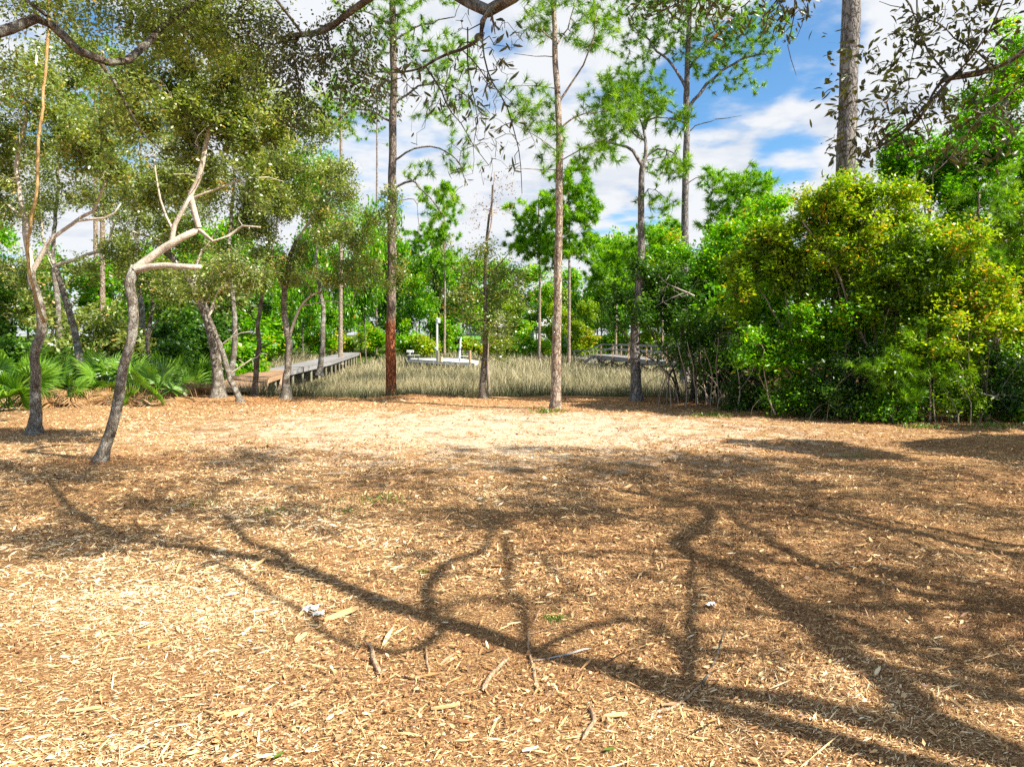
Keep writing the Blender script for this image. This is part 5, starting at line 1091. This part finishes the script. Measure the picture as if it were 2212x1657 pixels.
for k, (px, D, y, w_, h_, lm) in enumerate(((1650, 26, 640, 140, 150, 'green_leaf'), (1850, 25, 600, 150, 160, 'dark_leaf'), (2020, 25, 600, 130, 160, 'dark_leaf'), (2180, 25, 640, 130, 170, 'green_leaf'), (1560, 29, 700, 110, 110, 'dark_leaf'), (1960, 29, 740, 160, 90, 'dark_leaf'), (1740, 28, 780, 160, 80, 'dark_leaf'), (2150, 28, 780, 160, 80, 'dark_leaf'))):
    shrub('understory_tree', ('green tree deep in the thicket left of the vine smothered tree', 'dark tree deep in the thicket behind the big grey pine', 'dark tree deep in the thicket under the feathery crown', 'green tree deep in the thicket at the right frame edge', 'dark tree closing the left end of the thicket hollow', 'dark low tree deep in the thicket behind the leafy tall shrub', 'dark low tree deep in the thicket behind the shaded shrubs', 'dark low tree deep in the thicket behind the leaning pine')[k], 'tree', px, 880, D, [(px, y, w_, h_), (px + 20, y + 90, w_, h_ * .7)], 160, 7000, .16, .075, lm, 110 + k, 5, 'dark_bark', .06, 'trees deep inside the right hand thicket', spread=.35)

def bare(name, label, cat, paths, barkm, D, seed, twigs=0, blobs=(), rt=.006):
    rng = np.random.default_rng(seed); pts0 = X3(paths[0][0], D); b = np.array(pts0[0]); sk = Skel(rng)
    for pts, r0, r1 in paths: sk.limb(X3(pts, D), r0, r1, .1, jit=.03, step=.25, flare=.3 if pts is paths[0][0] else 0)
    if twigs: sk.grow(blobs_points([PB(*q) for q in blobs], twigs, rng, .1), rtip=rt, seg=.2, curve=.4)
    th = thing(name, label, cat, b); ta, ba = Acc(), Acc(); sk.emit(ta, ba); link('trunk', ta.mesh('trunk', M[barkm], b, True), th)
    if ba.n: link('branches', ba.mesh('branches', M['dead_twig'], b, True), th)
    return th
# feathery young pines at right
for k, (base_, tops, D, blobs, lab, rb) in enumerate((((2195, 888), [(2160, 780), (2140, 700), (2118, 600), (2110, 520), (2115, 420)], 20.6, [PB(2120, 500, 20.6, 70, 60), PB(2140, 420, 20.6, 70, 60), PB(2080, 600, 20.6, 60, 40), PB(2190, 560, 20.6, 60, 50)], 'leaning young pine with reddish trunk near the right edge', .11),
    ((2135, 905), [(2128, 820), (2118, 740), (2108, 660), (2105, 600)], 19.6, [PB(2080, 620, 19.6, 60, 40), PB(2120, 560, 19.6, 50, 40), PB(2040, 680, 19.6, 50, 30)], 'thin pale stemmed pine sapling left of the leaning young pine', .06),
    ((2010, 900), [(2008, 820), (2003, 760), (2000, 700)], 19.0, [PB(1990, 740, 19, 60, 50), PB(2030, 790, 19, 60, 40), PB(1950, 800, 19, 50, 35)], 'short feathery pine sapling at the front of the thicket', .035),
    ((1930, 905), [(1928, 850), (1925, 800)], 19.0, [PB(1915, 800, 19, 50, 40), PB(1950, 840, 19, 40, 25)], 'small soft needled sapling low in the thicket front', .025))):
    b = gnd(*base_); b[1] = D; b[0] = P(base_[0], base_[1], D)[0]
    pine_tree('young_pine', lab, b, [b] + X3(tops, D), rb, rb * .3, [], blobs, 170, L=.2, W=.008, per=60, seed=130 + k, spread=.75, rtip=.006, flare=.3)
bare('pine_trunk', 'sturdy grey trunk partly hidden by foliage near the right edge', 'pine tree', [([(2152, 885), (2148, 760), (2150, 640), (2158, 520), (2160, 380), (2165, 200)], .2, .15)], 'pine_grey', 23, 141)
bare('dead_snag', 'bleached twiggy snag standing over the dark hollow', 'dead tree', [([(1590, 890), (1600, 840), (1590, 790), (1575, 750)], .03, .01), ([(1600, 840), (1630, 790), (1640, 740)], .02, .008)], 'dead_twig', 22, 142, 45, [(1580, 740, 22, 50, 50), (1620, 760, 22, 40, 50)])
bare('dead_branch', 'pale dead twigs sticking out left of the thicket at mid height', 'dead branch', [([(1500, 640), (1470, 625), (1440, 610), (1420, 590)], .025, .008), ([(1480, 632), (1440, 650), (1410, 665)], .015, .005)], 'dead_twig', 24, 143, 30, [(1450, 630, 24, 50, 35)])
bare('tangled_twigs', 'tangle of grey dead twigs at the right end of the rim', 'dead branches', [([(2190, 900), (2150, 860), (2110, 850), (2060, 870)], .02, .008), ([(2150, 860), (2190, 800), (2212, 770)], .02, .006)], 'dead_twig', 19.2, 144, 90, [(2140, 850, 19.2, 80, 40), (2190, 790, 19.2, 50, 50), (2060, 870, 19.2, 60, 20)])
for k, (a_, b_, c_) in enumerate((((1482, 880), (1478, 800), (1462, 740)), ((1503, 880), (1500, 820), (1485, 740)), ((1555, 885), (1548, 800), (1552, 730)), ((1450, 878), (1440, 810), (1395, 760)), ((1675, 895), (1660, 850), (1650, 790)), ((1840, 905), (1846, 830), (1838, 760)), ((1535, 882), (1538, 810), (1520, 750)))):
    bare('sapling', ('slim curved stem, leftmost in the dark hollow', 'slim straight stem in the dark hollow', 'slim upright stem right in the hollow', 'arching stem rising over the marsh from the hollow', 'crooked pale stem left of the vine smothered tree', 'pale stem at the thicket foot under the big grey pine', 'slim stem between others in the middle of the hollow')[k], 'sapling', [([a_, b_, c_], .025, .014)], 'twig', 23.2 if k < 4 or k == 6 else 20.3, 150 + k)
# trees out of view on the right; they shade the strip in front of the thicket
for k, (x, y, z, r_) in enumerate(((14.6, 14.0, 4.6, 1.5), (13.2, 11.8, 7.6, 1.3), (16.8, 12.2, 6.2, 2.2), (20.5, 14.5, 7.5, 2.6), (19, 9.5, 7.5, 2.4), (25, 17, 7, 3))):
    broad_tree('roadside_tree', 'broadleaf tree beyond the right edge of the view', 'tree', (x, y, 0), [([(x, y, 0), (x + .1, y, 2), (x - .1, y + .1, 4), (x, y, z)], .14, .06)], [((x, y, z), (r_, r_, r_ * .8))], 120, 7000, .14, .07, 'green_leaf', 'dark_bark', 160 + k, group='trees beyond the right edge')

# ------------------------------------------------------------------ palmettos
def fan_mesh(seed, mat, dead=False):
    r = np.random.default_rng(seed); a = Acc(); L = r.uniform(.5, .7); n = 24; pl = .75
    tube(a, [(0, 0, 0), (pl * .5, 0, .04), (pl, 0, 0)], [.012, .01, .008], sides=4, rnd=.3)
    for k in range(n):
        th = (k / (n - 1) - .5) * R(230) * (1 if not dead else .8) + r.normal(0, .03); l = L * (1 - .22 * abs(k / (n - 1) - .5) * 2) * r.uniform(.9, 1.05)
        d = np.array([math.cos(th), math.sin(th), 0]); s = np.array([-d[1], d[0], 0]); w_ = .022; dr = r.uniform(.08, .22) if not dead else r.uniform(.2, .6)
        z = [0, .02, 0.0, -dr * l]; u = [0.02, .4, .75, 1.0]; ww = [.006, w_, w_ * .75, .002]
        v = []
        for zz_, uu, w2 in zip(z, u, ww): c = np.array([pl, 0, 0]) + d * uu * l + np.array([0, 0, zz_]); v += [c - s * w2 + np.array([0, 0, w2 * .5]), c, c + s * w2 + np.array([0, 0, w2 * .5])]
        q = [(3*i_ + j_, 3*i_ + j_ + 1, 3*i_ + 4 + j_, 3*i_ + 3 + j_) for i_ in range(3) for j_ in range(2)]
        a.add(v, None, q, np.clip(r.normal(.6, .18), 0, 1))
    return a.mesh('frond', M[mat])
FAN = [fan_mesh(k, 'palm_leaf') for k in range(3)]; DFAN = [fan_mesh(9, 'dead_leaf', True), fan_mesh(10, 'dead_leaf', True)]
def palmetto(px, py, D, n, nd, s, label, seed, up=(.15, 1.3)):
    r = np.random.default_rng(seed); b = P(px, py, D); b[2] = float(ground_z(b[0], b[1])); th = thing('palmetto', label, 'palmetto', b)
    for k in range(n + nd):
        dead = k >= n; o = link('dead_frond' if dead else 'frond', (DFAN if dead else FAN)[k % (2 if dead else 3)], th, (r.normal(0, .12), r.normal(0, .12), .05))
        el = r.uniform(*up) if not dead else r.uniform(-.15, .25); o.rotation_euler = (r.normal(0, 1.0), -el, r.uniform(0, 6.28)); q = s * r.uniform(.8, 1.15); o.scale = (q, q, q)
for k, a_ in enumerate(((15, 850, 23, 15, 3, 1.7, 'big palmetto cut by the left frame edge'), (235, 845, 27, 16, 2, 1.5, 'bright palmetto behind the forked oak trunk, left side'), (290, 850, 26, 15, 3, 1.35, 'sunlit palmetto just right of the forked oak trunk'), (358, 842, 32, 15, 2, 1.8, 'tallest palmetto with fans raised against the dark understory'), (420, 845, 33, 14, 3, 1.7, 'palmetto with raised fans left of the thick oak'), (120, 870, 24.5, 12, 3, 1.2, 'low palmetto between the pale oak and leaning oak'), (170, 850, 29, 13, 2, 1.5, 'palmetto behind the leaning oak'), (605, 858, 29.5, 8, 1, .6, 'little palmetto beneath the boardwalk ramp'), (60, 860, 27, 13, 2, 1.5, 'palmetto behind the pale oak'), (330, 868, 24.5, 8, 5, 1.1, 'low drooping palmetto in front of the dry fronds'))):
    a_ = list(a_); a_[5] *= 1.05; palmetto(*a_, 200 + k, up=(.6, 1.35) if k in (3, 4) else (.25, 1.3))
for k, (px, py, D, lab) in enumerate(((390, 868, 28, 'heap of dry brown palmetto fronds left of the thick oak'), (150, 880, 24, 'heap of dry fronds under the leaning oak'), (275, 872, 25, 'dry fronds heaped right of the forked oak'))):
    palmetto(px, py, D, 0, 18, 1.0, lab, 220 + k)
    tuft('dry_brush', ('dry tangled brush over the brown frond heap', 'dry brush beside the pale oak', 'dry straw brush right of the forked oak')[k], px + 20, py, 400, .9, .8, 230 + k, 'brush', 'dead_leaf', .008, D=D + .6)

# ------------------------------------------------------------------ left understory
for k, (px, y, D, w_, h_, lm, lab) in enumerate(((30, 760, 34, 110, 70, 'dark_leaf', 'dense bush behind the big palmetto at the left edge'), (150, 720, 36, 100, 80, 'oak_leaf', 'green bush behind the leaning oak'), (260, 740, 38, 90, 70, 'oak_leaf', 'olive bush behind the bright palmettos'), (350, 700, 42, 100, 90, 'dark_leaf', 'dark bush behind the tallest palmetto'), (450, 740, 40, 70, 70, 'dark_leaf', 'green bush behind the thick oak'), (520, 790, 38, 40, 40, 'green_leaf', 'low bush at the left edge of the boardwalk'), (550, 720, 52, 80, 60, 'green_leaf', 'bright bush beyond the boardwalk ramp'), (100, 630, 46, 140, 80, 'oak_leaf', 'olive tree crowns behind the leaning oak'), (260, 610, 50, 130, 90, 'green_leaf', 'green tree behind the forked oak trunk'), (440, 620, 52, 120, 90, 'oak_leaf', 'olive tree behind the thick oak'), (-60, 640, 44, 120, 120, 'dark_leaf', 'dark tree at the left frame edge'), (380, 790, 34, 80, 50, 'dark_leaf', 'low dark bush behind the brown frond heap'), (60, 830, 30, 80, 45, 'dark_leaf', 'low dark bush at left behind the pale oak'))):
    b = 12 if w_ > 30 else 3
    shrub('bush' if h_ < 80 or y > 700 else 'tree', lab, 'bush' if h_ < 80 or y > 700 else 'tree', px, 850, D, [(px, y, w_, h_), (px + 25, y + h_ * .5, w_ * .9, h_ * .6)], 150 if w_ > 30 else 40, 7500 if w_ > 30 else 1500, .0044 * D, .0021 * D, lm, 250 + k, 6, 'dark_bark', .05, spread=.3)
for k, (px, y1, D, lab) in enumerate(((219, 360, 46, 'pale straight pine trunk far behind the leaning oak'), (735, 420, 60, 'reddish pine trunk far beyond the boardwalk'), (813, 430, 84, 'thin pale trunk in the far bank left of the red pine'), (205, 420, 50, 'second pale pine trunk beside the straight one'))):
    bb = P(px, 760, D); bb[2] = -.2; tp = P(px + 2, y1 - 250, D); pine_tree('distant_pine', lab, bb, [bb, (bb + tp) / 2, tp], .2 if k != 2 else .16, .1, [], [PB(px, y1 - 200, D, 60, 60)], 70, L=.35, W=.03, per=24, seed=280 + k, barkm='pine_bark', leafm='needle_far', rtip=.015)

# ------------------------------------------------------------------ far bank
def far_pine(name, label, px, D, top, blobs, seed, n=200, r=.16, bark='pine_bark', ylow=755, L=.5, W=.05, per=26):
    bb = P(px, ylow, D); bb[2] = -.1; pine_tree(name, label, bb, [bb, P(px + 1, (ylow + top) / 2, D), P(px - 2, top + 10, D)], r, .05, [], [PB(q[0], q[1], D, q[2], q[3]) for q in blobs], n, L=L, W=W, per=per, seed=seed, barkm=bark, leafm='needle_far', rtip=.02, flare=.2)
far_pine('far_pine', 'far pine with pale trunk rising behind the tall white pole', 960, 82, 385, [(955, 430, 42, 40), (945, 500, 40, 28), (965, 560, 35, 28)], 301, 190)
far_pine('far_pine', 'bushy far pine crown right behind the slender pine', 1229, 62, 345, [(1235, 400, 42, 45), (1270, 450, 42, 35), (1215, 470, 40, 45), (1240, 530, 50, 35)], 302, 330, .16)
far_pine('far_pine', 'rounded dark pine crown left of the slender pine', 1165, 66, 415, [(1165, 465, 48, 42), (1140, 520, 45, 35), (1180, 540, 55, 40)], 303, 300, .16)
far_pine('far_pine', 'round topped bright pine behind the vine smothered tree', 1610, 44, 360, [(1610, 410, 65, 45), (1570, 470, 60, 45), (1540, 400, 35, 35), (1640, 470, 50, 50)], 304, 420, .16, L=.4, W=.03)
far_pine('far_pine', 'pine crown top poking out above the flat topped pine foot', 1430, 64, 470, [(1430, 510, 50, 35), (1400, 560, 60, 40)], 305, 240)
far_pine('far_pine', 'low bright pine crown at right of the rounded dark one', 1330, 74, 520, [(1330, 550, 50, 30), (1310, 600, 55, 35)], 306, 220)
far_pine('far_pine', 'thin pine behind the bench end of the dock', 905, 92, 480, [(905, 520, 30, 35), (900, 580, 30, 30)], 307, 150, .12)
# broadleaf masses: one crown per tree, a few shapes reused
def dup(root, loc, rz, s, label, group=None):
    c = root.copy(); COL.objects.link(c); c.location = loc; c.rotation_euler = (0, 0, rz); c.scale = s
    c['label'] = label
    if group: c['group'] = group
    for ch in list(root.children):
        k = ch.copy(); COL.objects.link(k); k.parent = c
    return c
def far_tree_proto(leafm, seed, wide=1.0):
    rr = np.random.default_rng(seed); bl = [((rr.normal(0, 1.6) * wide, rr.normal(0, 1.4), 3.2 + q * 1.15), (2.3 * wide, 2.2, 1.5)) for q in range(5)]
    return broad_tree('far_tree', 'x', 'tree', (0, 0, 0), [([(0, 0, -.3), (.1, 0, 2.5), (-.1, .1, 5), (0, 0, 7.5)], .16, .05)], bl, 170, 10000, .26, .13, leafm, 'dark_bark', seed, spread=.5, rtip=.015)
protos = {k: far_tree_proto(m_, 400 + i_) for i_, (k, m_) in enumerate((('g', 'green_leaf'), ('y', 'yellow_leaf'), ('d', 'dark_leaf'), ('o', 'oak_leaf'), ('h', 'green_leaf')))}
first = {k: True for k in protos}; rf_ = np.random.default_rng(77)
def ft(kind, px, D, top, wpx, label, group=None):
    """a broadleaf tree at distance D seen at px, its crown top at row top, about wpx wide"""
    b_ = P(px, 750, D); b_[2] = -.15; h_ = P(px, top, D)[2] + .15; s = h_ / 9.6; sx = (wpx * D / F) / 8.2; loc = Vector(b_); rz = rf_.uniform(0, 6.28)
    if first[kind]:
        first[kind] = False; o = protos[kind]; o.location = loc; o.rotation_euler = (0, 0, rz); o.scale = (sx, sx, s); o['label'] = label
        if group: o['group'] = group
    else: dup(protos[kind], loc, rz, (sx, sx, s), label, group)
for a_ in (('g', 700, 84, 560, 110, 'bright green tree on the far bank beyond the boardwalk end'), ('g', 780, 86, 590, 100, 'green tree left of the red pine on the far bank'), ('d', 850, 92, 520, 120, 'dark tree behind the red pine trunk'), ('g', 900, 84, 590, 110, 'green tree right of the red pine trunk'),
           ('o', 955, 96, 500, 110, 'olive tree behind the far pale pine'), ('g', 1010, 98, 560, 110, 'green tree behind the slim dark oak'), ('d', 1070, 112, 540, 130, 'dark tree above the pale house roof'), ('h', 1110, 92, 600, 90, 'sunlit tree left of the slender pine at mid height'), ('g', 1160, 86, 610, 100, 'bright tree just left of the slender pine'),
           ('y', 1265, 80, 640, 75, 'yellow leaved small tree left of the pier stairs'), ('h', 1290, 92, 560, 130, 'large green tree right of the slender pine'), ('g', 1350, 84, 590, 110, 'green tree behind the flat topped pine'), ('g', 1430, 80, 570, 130, 'green tree behind the pier railing'), ('o', 640, 92, 560, 110, 'olive tree left on the far bank'), ('h', 590, 84, 600, 100, 'green tree seen between the thin oaks'), ('g', 700, 70, 360, 130, 'tall green tree crown rising behind the spotted oak'), ('h', 790, 66, 400, 110, 'tall green tree crown left of the red pine'), ('d', 1235, 110, 620, 130, 'dark tree behind the slender pine on the far bank')):
    ft(*a_)
for a_ in (('g', 880, 88, 505, 110, 'green tree crown just right of the red pine at mid height'), ('h', 1000, 90, 520, 110, 'sunlit crown left of the slim dark oak'), ('g', 1075, 94, 560, 110, 'leafy crown above the house roof'), ('y', 1120, 88, 640, 90, 'yellow green tree before the pale house'), ('g', 1300, 86, 505, 110, 'bright crown left of the flat topped pine'), ('h', 1365, 90, 490, 110, 'bright crown behind the flat topped pine stem'), ('g', 1440, 88, 480, 120, 'tall bright crown left of the wide crowned pine'), ('h', 1510, 76, 470, 120, 'bright crown right of the wide crowned pine stem'), ('y', 1200, 84, 610, 80, 'yellow green tree right behind the slender pine'), ('g', 655, 78, 600, 110, 'green tree over the left marsh edge'), ('d', 560, 70, 620, 120, 'dark tree at the left marsh edge')):
    ft(*a_)
for px, D, top, wpx, kd in ((500, 105, 560, 170, 'o'), (600, 118, 520, 170, 'g'), (730, 120, 520, 170, 'd'), (840, 125, 500, 170, 'g'), (930, 122, 540, 160, 'd'), (1190, 125, 560, 170, 'h'), (1330, 115, 510, 170, 'g'), (1420, 118, 500, 160, 'd'), (1510, 100, 480, 170, 'g'), (380, 90, 470, 170, 'g'), (270, 85, 500, 170, 'o'), (60, 80, 470, 170, 'g'), (0, 85, 560, 170, 'd'), (450, 80, 430, 150, 'h'), (330, 75, 540, 150, 'g'), (560, 88, 470, 150, 'g'), (1600, 80, 480, 170, 'h'), (1720, 70, 520, 170, 'g'), (1870, 60, 560, 180, 'd'), (2020, 60, 520, 180, 'g'), (2170, 60, 480, 180, 'd'), (2330, 60, 480, 180, 'g'), (-150, 80, 520, 180, 'g'), (1100, 125, 570, 160, 'g')):
    nm_ = {'g': 'green', 'h': 'bright green', 'd': 'dark green', 'o': 'olive'}[kd]
    mk_ = [(-150, 'left of the frame edge'), (0, 'at the left frame edge'), (60, 'behind the pale oak'), (270, 'behind the forked oak trunk'), (330, 'low between forked oak and thick oak'), (380, 'right of the forked oak limbs'), (450, 'high over the thick oak'), (500, 'behind the bent oak'), (560, 'high over the thin oak'), (600, 'behind the spotted oak'), (730, 'behind the reddish pine beyond the boardwalk'), (840, 'directly behind the red barked pine'), (930, 'behind the dock bench'), (1100, 'behind the pale house roof'), (1190, 'directly behind the slender pine'), (1330, 'behind the pier stairs'), (1420, 'behind the pier railing'), (1510, 'behind the wide crowned pine'), (1600, 'behind the round topped bright pine'), (1720, 'behind the vine smothered tree'), (1870, 'behind the big grey pine'), (2020, 'behind the dark feathery tree'), (2170, 'behind the upper right corner tree'), (2330, 'past the right frame edge')]
    pl_ = min(mk_, key=lambda q: abs(q[0] - px))[1]
    ft(kd, px, D, top, wpx, 'distant ' + nm_ + ' tree ' + pl_, 'trees of the distant wood')
for k, (px, D, y, w_, h_, kd, lab) in enumerate(((600, 80, 735, 40, 25, 'green_leaf', 'yellowish green bush beyond the boardwalk middle'), (690, 80, 730, 45, 35, 'green_leaf', 'rounded bush left of the boardwalk end'), (745, 83, 745, 30, 22, 'yellow_leaf', 'yellow green bush behind the boardwalk end'), (800, 82, 735, 40, 35, 'green_leaf', 'bright bush left of the red pine on the far bank'), (880, 80, 730, 40, 35, 'green_leaf', 'bright bush behind the left dock post'), (915, 78, 748, 35, 22, 'yellow_leaf', 'golden bush left of the tall white pole'), (960, 84, 720, 40, 40, 'green_leaf', 'green bush behind the tall white pole'), (1015, 82, 750, 26, 18, 'yellow_leaf', 'yellow shrub in front of the green shelter'), (1075, 78, 750, 40, 25, 'yellow_leaf', 'yellow green shrub behind the slim dark oak'), (1140, 80, 735, 50, 35, 'green_leaf', 'green bush left of the slender pine on the far bank'), (1260, 80, 745, 35, 28, 'yellow_leaf', 'golden bush beside the pier landing'), (1310, 84, 735, 50, 35, 'green_leaf', 'green bush behind the pier stairs'), (1390, 82, 730, 60, 35, 'yellow_leaf', 'yellow green bushes behind the pier railing'), (1190, 82, 750, 30, 20, 'green_leaf', 'low bush directly behind the slender pine'))):
    shrub('far_bush', lab, 'bush', px, 765, D, [(px, y, w_, h_), (px + 12, y + 10, w_ * .8, h_ * .7)], 70, 4300, .2, .1, kd, 320 + k, 5, 'dark_bark', .04, rmean=.6, spread=.35)
print('tris', sum((len(me.loops) - 2 * len(me.polygons)) for me in bpy.data.meshes), 'objects', len(bpy.data.objects))
